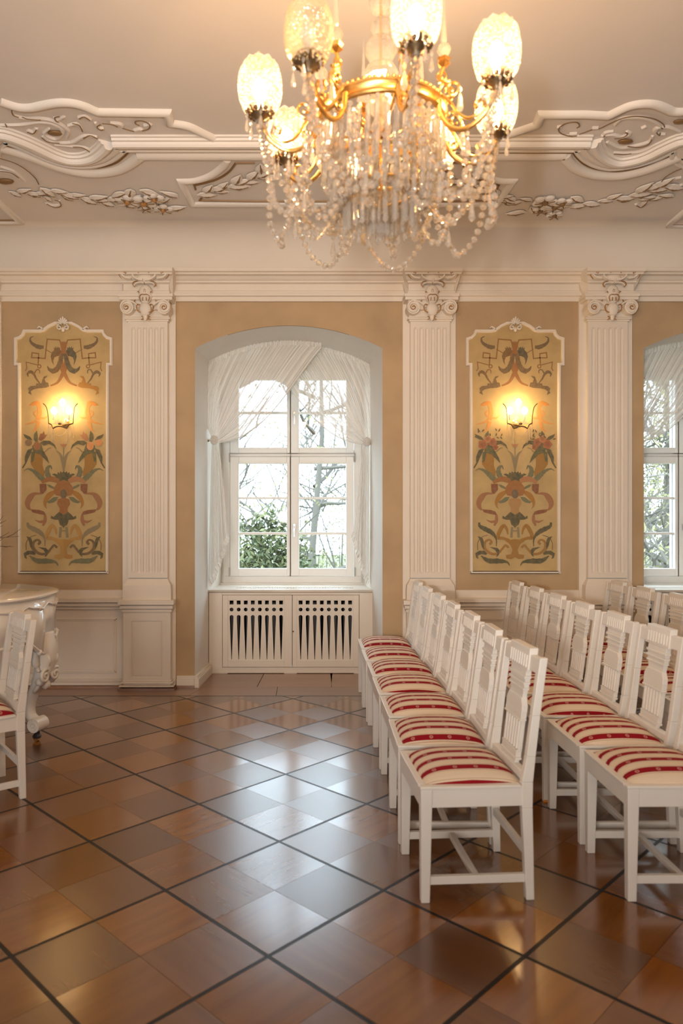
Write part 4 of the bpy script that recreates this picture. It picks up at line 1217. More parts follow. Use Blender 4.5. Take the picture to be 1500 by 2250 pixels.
# ------------------------------------------------------------------ ceiling stucco
CLf = lambda p: cpt(p[0] * 560 / 1500.0, 200 + p[1] * 560 / 1500.0)       # left close-up
CRt = lambda p: cpt(1000 + p[0] / 3.0, 200 + p[1] / 3.0)                 # right close-up
C1 = lambda p: cpt(500 + p[0] * 700 / 1500.0, p[1] * 700 / 1500.0)
def cm(d=0.0): return lambda a, b, h=0.0: (a, b, HC - d - h)
def cstroke(name, pts, w, h, m, d=0.0, flat=.55, n=4, parent=None):
    return MB().stroke(catmull(pts, n) if n else pts, w if not isinstance(w, list) else [q[0] for q in catmull([(x,) for x in w], n)] if n else w, cm(d), h, flat).build(name, m, parent or ceil, smooth=False)
EXT_L, EXT_R = -4.2, 6.1
def arc_join(lp, rp): return lp, rp
# stepped main moulding: straight in the middle, swinging round the cartouches
mainL = [CLf(p) for p in [(0, 252), (100, 281), (200, 325), (300, 372), (400, 402), (500, 404), (580, 383), (640, 340), (668, 306)]]
mainR = [CRt(p) for p in [(872, 330), (890, 378), (935, 425), (1000, 458), (1080, 468), (1200, 447), (1300, 412), (1400, 362), (1500, 322)]]
midL, midR = CLf((690, 300)), CRt((848, 345))
YM = (midL[1] + midR[1]) / 2
STEP = [(-.52, 0), (-.52, .014), (-.46, .022), (-.38, .022), (-.36, .010), (-.30, .010), (-.27, .024), (-.16, .030), (-.08, .030), (-.06, .018), (.0, .020), (.05, .044), (.14, .056), (.26, .056), (.31, .044), (.33, .028), (.42, .028), (.44, .014), (.52, .012), (.52, 0)]
ROUND = [(-.5, 0), (-.47, .35), (-.36, .75), (-.15, 1), (.15, 1), (.36, .75), (.47, .35), (.5, 0)]
def step_mould(name, pts, w, n=4):
    pp = catmull(pts, n) if n else pts
    return MB().ridge(pp, -w * 1.04, cm(), STEP).build(name, M['stucco'], ceil)
def round_mould(name, pts, w, h, n=4):
    pp = catmull(pts, n) if n else pts
    return MB().ridge(pp, w, cm(), [(o, z * h) for o, z in ROUND]).build(name, M['stucco'], ceil, smooth=True)
# extend the cartouches symmetrically beyond the frame
extL = [(2 * mainL[0][0] - x, y) for x, y in reversed(mainL[1:])]
extR = [(2 * mainR[-1][0] - x, y) for x, y in reversed(mainR[:-1])]
step_mould('main_moulding', extL + mainL, .19)
step_mould('main_moulding', mainR + extR, .19)
step_mould('main_moulding', [(midL[0] - .02, YM), (midR[0] + .02, YM)], .19, 0)
# gilt line and outer band
glL = [CLf(p) for p in [(0, 312), (100, 336), (200, 368), (300, 405), (400, 432), (500, 450), (600, 446), (680, 422), (730, 385), (765, 350)]]
glR = [CRt(p) for p in [(768, 400), (800, 440), (850, 482), (930, 512), (1050, 526), (1150, 516), (1250, 490), (1350, 450), (1500, 394)]]
cstroke('gilt_line', glL, .012, .008, M['giltline']); cstroke('gilt_line', glR, .012, .008, M['giltline'])
cstroke('gilt_line', [glL[-1], glR[0]], .016, .012, M['giltline'], n=0)
bdL = [CLf(p) for p in [(0, 330), (100, 358), (200, 392), (330, 442), (450, 472), (560, 482), (680, 466), (760, 430), (822, 384)]]
bdR = [CRt(p) for p in [(722, 420), (750, 470), (810, 515), (900, 545), (1000, 557), (1100, 553), (1200, 532), (1300, 502), (1400, 462), (1500, 420)]]
round_mould('band_moulding', bdL, .085, .03); round_mould('band_moulding', bdR, .085, .03)
b0, b1 = CLf((808, 376)), CRt((720, 424))
yb_ = (b0[1] + b1[1]) / 2
round_mould('band_moulding', [(b0[0], yb_), (b1[0], yb_)], .085, .03, n=0)
# outer edge moulding of the upper field
c1 = [CLf(p) for p in catmull([(0, 55), (60, 75), (120, 90), (190, 90), (260, 75), (340, 62), (420, 63), (490, 80), (540, 102), (578, 117)], 3)] + [CLf(p) for p in [(985, 122), (1000, 182)]] + [CLf(p) for p in catmull([(1000, 182), (1100, 198), (1180, 235), (1258, 272)], 4)][1:]
c2 = [CRt(p) for p in [(330, 285), (540, 214), (568, 146), (700, 147), (850, 146), (1008, 155)]] + [CRt(p) for p in catmull([(1008, 155), (1080, 120), (1150, 90), (1230, 76), (1310, 80), (1380, 105), (1430, 128), (1500, 128)], 4)][1:]
round_mould('edge_moulding', c1, .062, .03, n=0); round_mould('edge_moulding', c2, .062, .03, n=0)
# lower frame behind the chandelier, mirrored about the bay's centre line
XA = (midL[0] + midR[0]) / 2
fr1 = [CLf(p) for p in catmull([(1335, 402), (1312, 440), (1245, 490), (1155, 522), (1065, 527)], 4)] + [CLf((1130, 663))]
mir = lambda pts: [(2 * XA - x, y) for x, y in reversed(pts)]
loop = fr1 + [(2 * XA - fr1[-1][0], fr1[-1][1])] + mir(fr1)[1:]
round_mould('field_moulding', loop, .06, .025, n=0)
gl1 = [CLf(p) for p in [(1500, 420), (1388, 420)]] + [CLf(p) for p in catmull([(1388, 420), (1350, 470), (1290, 510), (1220, 535), (1142, 552)], 4)][1:] + [CLf((1150, 578))]
cstroke('gilt_line', gl1, .016, .01, M['giltline'], n=0); cstroke('gilt_line', mir(gl1), .016, .01, M['giltline'], n=0)
gb = [CLf((1200, 610)), CLf((1175, 641)), CLf((1500, 646))]
cstroke('gilt_line', gb, .016, .01, M['giltline'], n=0)
cstroke('gilt_line', [gb[-1], (2 * XA - gb[-1][0], gb[-1][1])], .016, .01, M['giltline'], n=0); cstroke('gilt_line', mir(gb), .016, .01, M['giltline'], n=0)
arc = [C1(p) for p in [(290, 920), (330, 1005), (430, 1062), (560, 1080), (700, 1062), (810, 1030), (880, 965)]]
cstroke('gilt_line', arc, .014, .012, M['giltline']); round_mould('oval_moulding', [C1(p) for p in [(280, 940), (325, 1022), (425, 1078), (560, 1096), (705, 1078), (820, 1044), (890, 985)]], .05, .025)
e1 = [CLf(p) for p in [(-260, 420), (0, 660), (118, 766), (0, 768), (-500, 772)]]
round_mould('field_moulding', e1, .06, .025, n=0); cstroke('gilt_line', [CLf(p) for p in [(-200, 490), (0, 668), (98, 758), (0, 758), (-500, 760)]], .014, .012, M['giltline'], n=0)
e2 = [CRt(p) for p in [(1900, 480), (1500, 800), (1400, 884), (1500, 884), (2000, 888)]]
round_mould('field_moulding', e2, .06, .025, n=0); cstroke('gilt_line', [CRt(p) for p in [(1850, 540), (1500, 815), (1428, 876), (1500, 876), (2000, 878)]], .014, .012, M['giltline'], n=0)
# scrollwork in the cartouches: white relief with gilt strokes
RL = [  # (side, points, width m)
 ('L', [(70, 105), (80, 140), (160, 160), (250, 160), (330, 180), (400, 230), (390, 270)], .05), ('L', [(0, 195), (120, 195), (230, 180), (310, 190), (370, 230), (330, 280), (260, 250), (290, 215)], .045),
 ('L', [(160, 225), (200, 240), (215, 215)], .05), ('L', [(250, 260), (310, 295), (420, 300), (500, 260), (570, 265)], .045), ('L', [(320, 310), (420, 320), (500, 330), (530, 352)], .035),
 ('L', [(320, 150), (335, 165), (380, 145)], .035), ('L', [(460, 150), (500, 145), (535, 165)], .035), ('L', [(400, 200), (450, 190), (480, 220)], .035),
 ('L', [(560, 180), (580, 210), (610, 215)], .035), ('L', [(650, 185), (700, 190), (720, 205)], .05), ('L', [(790, 230), (820, 222), (840, 225)], .05), ('L', [(850, 200), (890, 190)], .05),
 ('L', [(0, 470), (60, 480), (130, 515)], .06), ('L', [(0, 440), (80, 470), (150, 530)], .035),
 ('R', [(1050, 220), (1090, 180), (1160, 170), (1250, 175), (1330, 210), (1370, 240)], .045), ('R', [(1380, 280), (1320, 275), (1330, 240), (1400, 235), (1480, 265)], .05),
 ('R', [(960, 290), (1030, 285), (1090, 300), (1150, 280), (1130, 260)], .05), ('R', [(1000, 330), (1080, 370), (1180, 360), (1280, 330), (1300, 290)], .055), ('R', [(1040, 400), (1120, 405), (1220, 395), (1330, 350), (1450, 300)], .045),
 ('R', [(980, 300), (990, 270), (1040, 260)], .04), ('R', [(1230, 240), (1260, 225)], .04), ('R', [(900, 240), (940, 238)], .05), ('R', [(750, 280), (800, 276)], .05), ('R', [(670, 235), (700, 230)], .05),
 ('R', [(1380, 610), (1430, 580), (1490, 565)], .06), ('R', [(1360, 650), (1420, 640), (1500, 610)], .05), ('R', [(1190, 740), (1220, 755), (1260, 735)], .05),
 ('L', [(270, 655), (310, 670), (355, 665), (350, 640)], .045)]
for sd, pts, w in RL:
    fn = CLf if sd == 'L' else CRt
    pp = [fn(p) for p in pts]; k = len(pp)
    cstroke('relief_scroll', pp, [.62 * w * (.4 + .9 * math.sin(PI * (i + .6) / k)) for i in range(k)], .013, M['relief'], flat=.4)
GLN = [('L', [(100, 98), (70, 100), (78, 130), (110, 142)]), ('L', [(130, 140), (160, 152), (210, 157), (240, 158)]), ('L', [(350, 137), (322, 145), (330, 165), (345, 172)]), ('L', [(465, 152), (495, 140), (530, 162)]),
 ('L', [(425, 178), (465, 190), (485, 228)]), ('L', [(592, 185), (570, 200), (590, 218), (608, 215)]), ('L', [(600, 178), (660, 184), (690, 200)]), ('L', [(720, 206), (790, 226)]), ('L', [(835, 222), (875, 210), (878, 185), (840, 163), (800, 165), (797, 180), (820, 190)]),
 ('L', [(490, 268), (530, 250), (570, 268)]), ('L', [(430, 318), (480, 320), (525, 345), (530, 358)]), ('L', [(160, 230), (195, 240), (215, 215)]), ('L', [(245, 262), (280, 288), (350, 295)]), ('L', [(0, 385), (80, 410), (150, 450), (205, 500), (228, 540)]),
 ('L', [(30, 180), (40, 200)]), ('L', [(0, 462), (60, 470), (110, 500)]), ('L', [(275, 655), (320, 676), (358, 668), (350, 642), (320, 632)]),
 ('R', [(800, 230), (818, 215), (800, 192), (740, 195), (700, 215), (680, 242), (700, 268), (760, 285), (800, 282)]), ('R', [(815, 272), (900, 240)]), ('R', [(945, 236), (1040, 190), (1120, 160), (1210, 152), (1310, 170), (1365, 200), (1378, 224)]),
 ('R', [(1050, 300), (1110, 290), (1135, 268), (1120, 260)]), ('R', [(1045, 402), (1110, 405), (1160, 400)]), ('R', [(1135, 352), (1210, 358), (1270, 340), (1296, 305)]), ('R', [(1325, 262), (1345, 280), (1350, 260)]),
 ('R', [(1345, 610), (1380, 560), (1440, 520), (1500, 495)]), ('R', [(1480, 200), (1500, 190)]), ('R', [(1195, 745), (1225, 757), (1258, 735)])]
for sd, pts in GLN:
    fn = CLf if sd == 'L' else CRt
    cstroke('gilt_stroke', [fn(p) for p in pts], .0085, .003, M['giltline'], d=.013)
for sd, p, r in (('L', (325, 240), .035), ('R', (1120, 325), .035), ('L', (30, 525), .045), ('R', (1480, 195), .03)):
    x, y = (CLf if sd == 'L' else CRt)(p)
    MB().ball((x, y, HC - .008), r, 8, 6, (1.5, .8, .4)).build('gilt_boss', M['giltline'], ceil, smooth='all')
# leaf garlands and flowers
lf = MB()
def leaf_mesh():
    mb = MB(); n = 7
    for sg in (1, -1):
        b = len(mb.v)
        for i in range(n):
            t = i / (n - 1); w = .30 * math.sin(PI * t ** .8) * (1 - .35 * t)
            mb.v += [(t, 0, -.16 * math.sin(PI * t) - .02), (t, sg * w, -.06), (t, sg * w * 1.05, .0)]
        for i in range(n - 1):
            for j in range(2): mb.face((b + 3 * i + j, b + 3 * i + j + 1, b + 3 * i + 4 + j, b + 3 * i + 3 + j))
    return mb.mesh('garland_leaf', M['relief'])
LEAF = leaf_mesh()
VEIN = MB().stroke([(.1, 0), (.5, .02), (.9, 0)], [.05, .12, .04], lambda a, b, h: (a, b, -.15 * math.sin(PI * a) - .02 - h), .03).mesh('gilt_vein', M['giltline'])
def place_leaf(p, ang, L_, tilt=0):
    o = put('garland_leaf', LEAF, ceil, (p[0], p[1], HC - .006), ang, (L_, L_, L_ * .8))
    put('gilt_vein', VEIN, o)
def garland(pts, step, L_, rs):
    r = random.Random(rs); pp = catmull(pts, 16); acc = 0
    k = 0
    for i in range(1, len(pp)):
        a, b = Vector(pp[i - 1]), Vector(pp[i]); d = (b - a).length; acc += d
        if acc >= step:
            acc = 0; t = math.atan2((b - a).y, (b - a).x); k += 1
            place_leaf(b, t + (.55 if k % 2 else -.55) + r.uniform(-.15, .15), L_ * r.uniform(.85, 1.2))
            if k % 3 == 0: place_leaf(b, t + r.uniform(-.1, .1), L_ * 1.1)
garland([CLf(p) for p in [(180, 545), (330, 590), (480, 620), (640, 640), (740, 640)]], .065, .15, 1)
garland([CLf(p) for p in [(1100, 620), (1020, 620), (960, 625)]], .06, .14, 2)
garland([CLf(p) for p in [(1110, 615), (1220, 590), (1330, 560), (1420, 530), (1500, 505), (1560, 470)]], .065, .15, 3)
garland([CRt(p) for p in [(880, 730), (980, 710), (1090, 700)]], .06, .15, 4)
garland([CRt(p) for p in [(1090, 700), (1180, 670), (1290, 635), (1400, 615)]], .06, .16, 5)
garland([CRt(p) for p in [(170, 685), (260, 690), (340, 712)]], .06, .14, 6)
garland([CRt(p) for p in [(560, 715), (440, 720), (350, 715)]], .06, .14, 7)
garland([CRt(p) for p in [(1500, 680), (1420, 690), (1340, 690), (1260, 715)]], .06, .12, 8)
garland([CLf(p) for p in [(0, 575), (90, 590), (200, 600), (300, 625)]], .06, .12, 9)
garland([C1(p) for p in [(1290, 930), (1180, 880), (1060, 850), (980, 830)]], .07, .13, 10)
def flower(p, r, ang, core):
    root_ = empty('flower', (p[0], p[1], HC - .01), ang, ceil)
    for k in range(5):
        a = 2 * PI * k / 5
        mb = MB().ball((.62 * r * math.cos(a), .62 * r * math.sin(a), -.012), r * .42, 8, 6, (1, 1, .45))
        mb.build('petal', M['relief'], root_, smooth='all')
        MB().stroke([(.3 * r * math.cos(a + .6), .3 * r * math.sin(a + .6)), (.8 * r * math.cos(a + .6), .8 * r * math.sin(a + .6))], .008, lambda x, y, h: (x, y, -.028 - h), .006).build('gilt_vein', M['giltline'], root_)
    MB().ball((0, 0, -.022), r * .28, 8, 6, (1, 1, .7)).build('flower_heart', M[core], root_, smooth='all')
for p, r, a in (((748, 632), .10, 0), ((845, 640), .11, .5), ((908, 618), .085, .9), ((850, 672), .07, .2), ((958, 680), .085, 1.2)):
    flower(CLf(p), r, a, 'giltcap' if r > .08 else 'giltline')
for p, r, a in (((590, 712), .10, 0), ((705, 722), .085, .5), ((655, 745), .09, .9), ((655, 800), .07, .2), ((560, 770), .075, 1.1)):
    flower(CRt(p), r, a, 'giltline')
for sd, lst in (('L', [((745, 590), 2.6), ((820, 575), .6), ((770, 570), 1.9), ((880, 690), -1.0), ((900, 700), -.5), ((800, 680), -2.3), ((985, 690), -.3)]), ('R', [((470, 790), 2.9), ((540, 800), -2.2), ((590, 810), -1.8), ((760, 690), .6), ((620, 690), 2.2), ((740, 760), -.4), ((830, 735), .1)])):
    for p, a in lst: place_leaf((CLf if sd == 'L' else CRt)(p), a, .17)
# ------------------------------------------------------------------ chairs
def back_x(z): return .195 + max(0.0, z - .42) * .125          # rear posts lean backwards above the seat
def make_chair():
    """seat faces -x; width along y"""
    root = empty('side_chair')
    cw = M['chair_white']
    W = .222
    for sy in (-1, 1):
        MB().frustum((-.207, sy * (W - .019), 0), (.017, .016), (-.203, sy * (W - .021), .44), (.023, .021)).build('leg', cw, root, bevel=.003)
    for sy in (-1, 1):
        m = MB()
        for (z0, x0, h0), (z1, x1, h1) in zip([(0, .207, .016), (.36, .195, .0215), (.46, .196, .022), (.56, .2105, .018), (.72, .2305, .0165)], [(.36, .195, .0215), (.46, .196, .022), (.56, .2105, .018), (.72, .2305, .0165), (.945, .262, .0155)]):
            m.frustum((x0, sy * (W - .017), z0), (h0, .016), (x1, sy * (W - .017), z1), (h1, .016))
        m.build('rear_leg', cw, root, bevel=.003)
    s = MB()
    s.box(-.226, -.204, -W + .03, W - .03, .368, .447); s.box(.178, .20, -W + .03, W - .03, .368, .447)
    for sy in (-1, 1): s.box(-.20, .185, sy * (W - .014) - .009, sy * (W - .014) + .009, .368, .447)
    s.box(-.228, .17, -W - .001, -W + .03, .440, .452); s.box(-.228, .17, W - .03, W + .001, .440, .452); s.box(-.230, -.20, -W + .03, W - .03, .440, .452)
    s.build('seat_frame', cw, root, bevel=.003)
    # upholstered cushion
    c = MB()
    def cf(u, v):
        x, y = 2 * u - 1, 2 * v - 1
        ex, ey = abs(x) ** 3.2, abs(y) ** 3.0
        h = max(0.0, 1 - ex) ** .55 * max(0.0, 1 - ey) ** .55
        cx_ = math.copysign(min(abs(x), 1), x)
        return (-.014 + cx_ * .198, math.copysign(min(abs(y), 1), y) * (.206 - .006 * abs(x)), .438 + .066 * h)
    c.grid(27, 27, cf)
    c.build('seat_cushion', M['stripe'], root, smooth='all')
    # crest rail with raised fluted tablet
    def bx(mb, y0, y1, z0, z1, f0, f1):       # block on the inclined back: f0..f1 in front of/behind the back line
        n = len(mb.v)
        for z in (z0, z1):
            for f, y in ((f0, y0), (f1, y0), (f1, y1), (f0, y1)): mb.v.append((back_x(z) + f, y, z))
        for q in ((0, 3, 2, 1), (4, 5, 6, 7), (0, 1, 5, 4), (1, 2, 6, 5), (2, 3, 7, 6), (3, 0, 4, 7)): mb.face([n + i for i in q])
    cr = MB()
    bx(cr, -W + .034, W - .034, .878, .940, -.012, .014)
    bx(cr, -.115, .115, .872, .965, -.018, .018)
    cr.build('crest_rail', cw, root, bevel=.003)
    fl_ = MB()
    for k in range(8):
        y = -.092 + .184 * k / 7
        bx(fl_, y - .007, y + .007, .885, .935, -.023, -.017)
    fl_.build('crest_fluting', cw, root.children[-1], bevel=.0015)
    # splat: stepped neck, shouldered and reeded body, base block, foot
    sp = MB()
    for z0, z1, w, f in ((.848, .872, .090, .013), (.836, .848, .096, .019), (.822, .836, .088, .012), (.812, .822, .093, .018), (.797, .812, .084, .011), (.788, .797, .088, .016), (.772, .788, .078, .010), (.752, .772, .074, .009)):
        bx(sp, -w, w, z0, z1, -f, .010)
    n = len(sp.v)
    for z, w in ((.700, .097), (.726, .094), (.755, .074)):
        for f, sg in ((-.014, -1), (.010, -1), (.010, 1), (-.014, 1)): sp.v.append((back_x(z) + f, sg * w, z))
    for j in range(2):
        for a in range(4):
            b = (a + 1) % 4; sp.face((n + 4 * j + a, n + 4 * j + b, n + 4 * j + 4 + b, n + 4 * j + 4 + a))
    sp.face((n, n + 1, n + 2, n + 3)); sp.face((n + 8, n + 11, n + 10, n + 9))
    for z0, z1, w, f in ((.672, .700, .095, .014), (.664, .672, .098, .017), (.545, .664, .090, .007), (.538, .545, .09, .014), (.515, .538, .088, .013), (.505, .515, .095, .016)):
        bx(sp, -w, w, z0, z1, -f, .010)
    bx(sp, -.075, .075, .488, .505, -.011, .010)
    splat = sp.build('back_splat', cw, root, bevel=.002)
    for k in range(6):
        y = -.072 + .144 * k / 5; m = MB()
        bx(m, y - .008, y + .008, .547, .662, -.014, -.006)
        m.build('reed', cw, splat, bevel=.003)
    lr = MB(); bx(lr, -W + .034, W - .034, .458, .490, -.018, .012); lr.build('lower_rail', cw, root, bevel=.003)
    for sy in (-1, 1): MB().box(-.195, .195, sy * (W - .022) - .010, sy * (W - .022) + .010, .066, .098).build('side_stretcher', cw, root, bevel=.002)
    MB().box(-.012, .012, -W + .032, W - .032, .07, .094).build('cross_stretcher', cw, root, bevel=.002)
    MB().box(.186, .206, -W + .034, W - .034, .168, .20).build('rear_stretcher', cw, root, bevel=.002)
    return root
ORD = ['first', 'second', 'third', 'fourth', 'fifth', 'sixth', 'seventh']
chair0 = make_chair(); used = [False]
def place_chair(x, y, rz, label, group):
    o = chair0 if not used[0] else copy_tree(chair0)
    used[0] = True
    o.location = (x, y, 0); o.rotation_euler = (0, 0, rz)
    tag(o, label, 'chair', group)
    return o
PITCH = .493
rj = random.Random(2)
ROWS = [(.634, range(7), 'aisle row, along the open floor', 'first'), (1.452, range(7), 'second row from the open floor', 'second'), (2.285, range(2, 7), 'third row from the open floor', 'third'), (3.10, range(5, 7), 'fourth row, beside the far window', 'fourth')]
for ri, (rx, idx, rowname, rn) in enumerate(ROWS):
    idx = list(idx)
    for q, i in enumerate(idx):
        y = 3.045 + PITCH * i
        rz = rj.uniform(-.012, .012) + (.05 if i == 0 and ri == 0 else 0)
        left = len(idx) - q
        if ri == 0:
            lab = 'white chair, striped seat, in the aisle row, ' + ('nearest the viewer' if i == 0 else 'last, beside the radiator cover' if i == 6 else ORD[i] + ' counting from the near end')
        elif ri == 1:
            lab = 'white chair, striped seat, in the second row, ' + ('nearest the viewer' if i == 0 else 'last, against the dado wall' if i == 6 else ORD[i] + ' counting from the near end')
        else:
            lab = 'white chair, striped seat, in the %s row, %s the wall' % (rn, ['nearest', 'second from', 'third from', 'fourth from', 'fifth from'][left - 1])
        o = place_chair(rx + rj.uniform(-.006, .006), y, rz, lab, 'chairs in the ' + rn + ' row')
        if ri == 1 and i == 2:
            MB().box(-.224, -.19, -.22, -.186, -.001, .012).build('felt_pad', M['felt'], o)
lc = place_chair(-1.53 - .17, 3.86 + .02, math.radians(37), 'white chair standing alone before the piano', None)
# put the near rear foot where the photograph shows it
_a = math.radians(37); _v = Vector((.207, -.204)); _r = Vector((math.cos(_a) * _v.x - math.sin(_a) * _v.y, math.sin(_a) * _v.x + math.cos(_a) * _v.y))
lc.location = (-1.535 - _r.x, 3.87 - _r.y, 0)
# ------------------------------------------------------------------ chandelier
HX, HY = .262, 2.70
ch = empty('chandelier', (HX, HY, 0))
tag(ch, 'gilded eight-arm crystal chandelier with pressed-glass shades hanging from the ceiling', 'chandelier')
ZB, RA = 2.958, .450
A0 = math.radians(8.4)
RR, RZ = .232, 2.945
def pol(r, a, z): return (r * math.cos(a), r * math.sin(a), z)
# ceiling canopy and stem of crystal balls
MB().lathe([(.001, HC), (.09, HC), (.085, HC - .03), (.05, HC - .05), (.02, HC - .09), (.001, HC - .09)], (0, 0, 0), 20).build('ceiling_canopy', M['gold'], ch, smooth=True)
MB().tube([(0, 0, HC - .08), (0, 0, 2.64)], .005, 8).build('stem', M['gold'], ch)
for k, (z, r) in enumerate([(3.86, .035), (3.77, .045), (3.67, .035), (3.585, .05), (3.49, .036), (3.41, .05), (3.32, .04), (3.235, .06), (3.13, .07), (3.03, .05), (2.945, .04)]):
    m = MB().lathe([(.012, -r * .9), (r * .72, -r * .62), (r, -.12 * r), (r, .12 * r), (r * .72, .62 * r), (.012, r * .9)], (0, 0, z), 9)
    m.build('stem_ball', M['crystal'], ch)
# gilded ring
rg = MB()
prof = [(RR - .008, RZ), (RR + .006, RZ), (RR + .010, RZ + .006), (RR + .004, RZ + .014), (RR + .006, RZ + .030), (RR + .013, RZ + .038), (RR + .010, RZ + .046), (RR - .008, RZ + .046), (RR - .008, RZ)]
rg.grid(64, len(prof), lambda u, v: pol(prof[int(round(v * (len(prof) - 1)))][0], 2 * PI * u, prof[int(round(v * (len(prof) - 1)))][1]), closed_u=True)
ring = rg.build('ring', M['gold'], ch, smooth=True)
gb = MB()
for k in range(72): gb.ball(pol(RR + .004, 2 * PI * k / 72, RZ + .052), .008, 6, 4)
o = gb.build('beaded_edge', M['gold'], ring, smooth='all'); o['kind'] = 'stuff'
for k in range(6):
    a = A0 + PI / 6 + 2 * PI * k / 6
    MB().tube([pol(.012, a, 2.90), pol(.11, a, 2.93), pol(RR - .006, a, RZ + .02)], .006, 6).build('ring_spoke', M['gold'], ch)
# lower gilded hoops that carry the crystals
for r, z in ((.185, 2.80), (.13, 2.71)):
    m = MB(); m.tube([pol(r, 2 * PI * k / 32, z) for k in range(33)], .007, 6, cap=False); m.build('crystal_hoop', M['gold'], ch, smooth=True)
# arm meshes in a local frame: x outwards
def arm_mesh():
    m = MB()
    pts = catmull([(RR + .004, 0, 2.965), (RR + .015, 0, 2.91), (RR + .055, 0, 2.855), (.345, 0, 2.835), (.405, 0, 2.862), (.440, 0, 2.91), (RA, 0, ZB - .02)], 6)
    m.tube(pts, [.010 - .003 * i / (len(pts) - 1) for i in range(len(pts))], 8)
    p2 = catmull([(RR + .02, .0, 2.98), (RR + .05, 0, 2.945), (RR + .085, 0, 2.89), (.36, 0, 2.865), (.405, 0, 2.888), (.40, 0, 2.915), (.375, 0, 2.91), (.378, 0, 2.893)], 5)
    m.tube(p2, [.006] * len(p2), 6)
    p3 = [(RR + .055 + x, 0, 2.99 + y) for x, y in spiral(0, 0, .032, .006, -2.2, 1.3, 18)]
    m.tube(p3, .0055, 6)
    p4 = [(RR + .03 + x, 0, 2.90 + y) for x, y in spiral(.02, 0, .022, .005, 2.6, 1.2, 14)]
    m.tube(p4, .0045, 6)
    return m.mesh('arm', M['gold'], smooth=True)
ARM = arm_mesh()
def bobeche_mesh():       # pierced star-shaped bronze gallery
    m = MB()
    m.lathe([(.012, -.028), (.016, -.018), (.03, -.008), (.036, .0), (.030, .004), (.02, .004)], (0, 0, 0), 16)
    for k in range(8):
        a = 2 * PI * k / 8
        m.tube([pol(.028, a, .0), pol(.045, a, .002), pol(.054, a, .014)], [.008, .007, .003], 5)
        m.ball(pol(.045, a + PI / 8, .004), .009, 6, 4)
        m.tube([pol(.030, a, .006), pol(.040, a, .026)], .0025, 4)
    m.tube([pol(.040, 2 * PI * k / 20, .026) for k in range(21)], .003, 5, cap=False)
    return m.mesh('bobeche', M['bronze'], smooth=True)
BOB = bobeche_mesh()
def shade_mesh(mt):
    prof = catmull([(.042, .008), (.062, .022), (.074, .052), (.079, .09), (.078, .128), (.071, .162), (.058, .182)], 3)
    m = MB(); nn = len(prof)
    m.grid(36, nn, lambda u, v: pol(prof[int(round(v * (nn - 1)))][0] * (1 + .025 * math.cos(12 * 2 * PI * u)), 2 * PI * u, prof[int(round(v * (nn - 1)))][1]), closed_u=True)
    # scalloped rim
    m.grid(36, 2, lambda u, v: pol(.058 - .004 * v, 2 * PI * u, .182 + v * (.008 + .006 * math.cos(9 * 2 * PI * u))), closed_u=True)
    return m.mesh('glass_shade', mt, smooth='all', recalc=False)
SH_ON, SH_OFF = shade_mesh(M['shade_lit']), shade_mesh(M['shade_off'])
def bumpy(): pass
BULB = MB().lathe([(.010, .03), (.012, .05), (.024, .075), (.028, .095), (.022, .115), (.010, .128), (.001, .13)], (0, 0, 0), 14).mesh('bulb', M['bulb'], smooth='all')
BULB_OFF = MB().lathe([(.010, .03), (.012, .05), (.024, .075), (.028, .095), (.022, .115), (.010, .128), (.001, .13)], (0, 0, 0), 14).mesh('bulb', M['frame_white'], smooth='all')
def drop_mesh(L_, w):
    return MB().lathe([(.0005, 0), (w * .55, -.008), (w * .55, -.014), (.0005, -.022), (w * .4, -.030), (w * .75, -.03 - L_ * .45), (w, -.03 - L_ * .75), (w * .6, -.03 - L_ * .92), (.0005, -.03 - L_)], (0, 0, 0), 6).mesh('pear_drop', M['crystal'])
PEAR = drop_mesh(.062, .013); PEAR_S = drop_mesh(.040, .009)
def prism_mesh(L_, w):
    return MB().lathe([(.0005, 0), (w * .9, -.009), (w * .9, -.013), (.0005, -.022), (w * .55, -.026), (w, -.036), (w * .72, -.03 - L_ * .8), (w * 1.05, -.03 - L_ * .88), (.0005, -.03 - L_)], (0, 0, 0), 6).mesh('crystal_prism', M['crystal'])
PR = [prism_mesh(.10, .0105), prism_mesh(.125, .0120), prism_mesh(.085, .010)]
# arms, shades, bulbs and lights
dark = 5                       # index of the unlit shade (front left)
for k in range(8):
    a = A0 + 2 * PI * k / 8
    arm = put('arm', ARM, ch, (0, 0, 0), a)
    put('bobeche', BOB, arm, (RA, 0, ZB))
    lit = (k != dark)
    put('glass_shade', SH_ON if lit else SH_OFF, arm, (RA, 0, ZB))
    put('bulb', BULB if lit else BULB_OFF, arm, (RA, 0, ZB))
    if lit: point_light('shade_light', (RA, 0, ZB + .095), 12.0, (1.0, .56, .22), .028, arm)
    for q in range(5):         # drops hanging round the gallery
        b = 2 * PI * q / 5 + .3
        put('pear_drop', PEAR_S, arm, (RA + .05 * math.cos(b), .05 * math.sin(b), ZB - .004), 0)
    put('pear_drop', PEAR, arm, (.345, 0, 2.828)); put('pear_drop', PEAR, arm, (RR + .085, 0, 2.99))
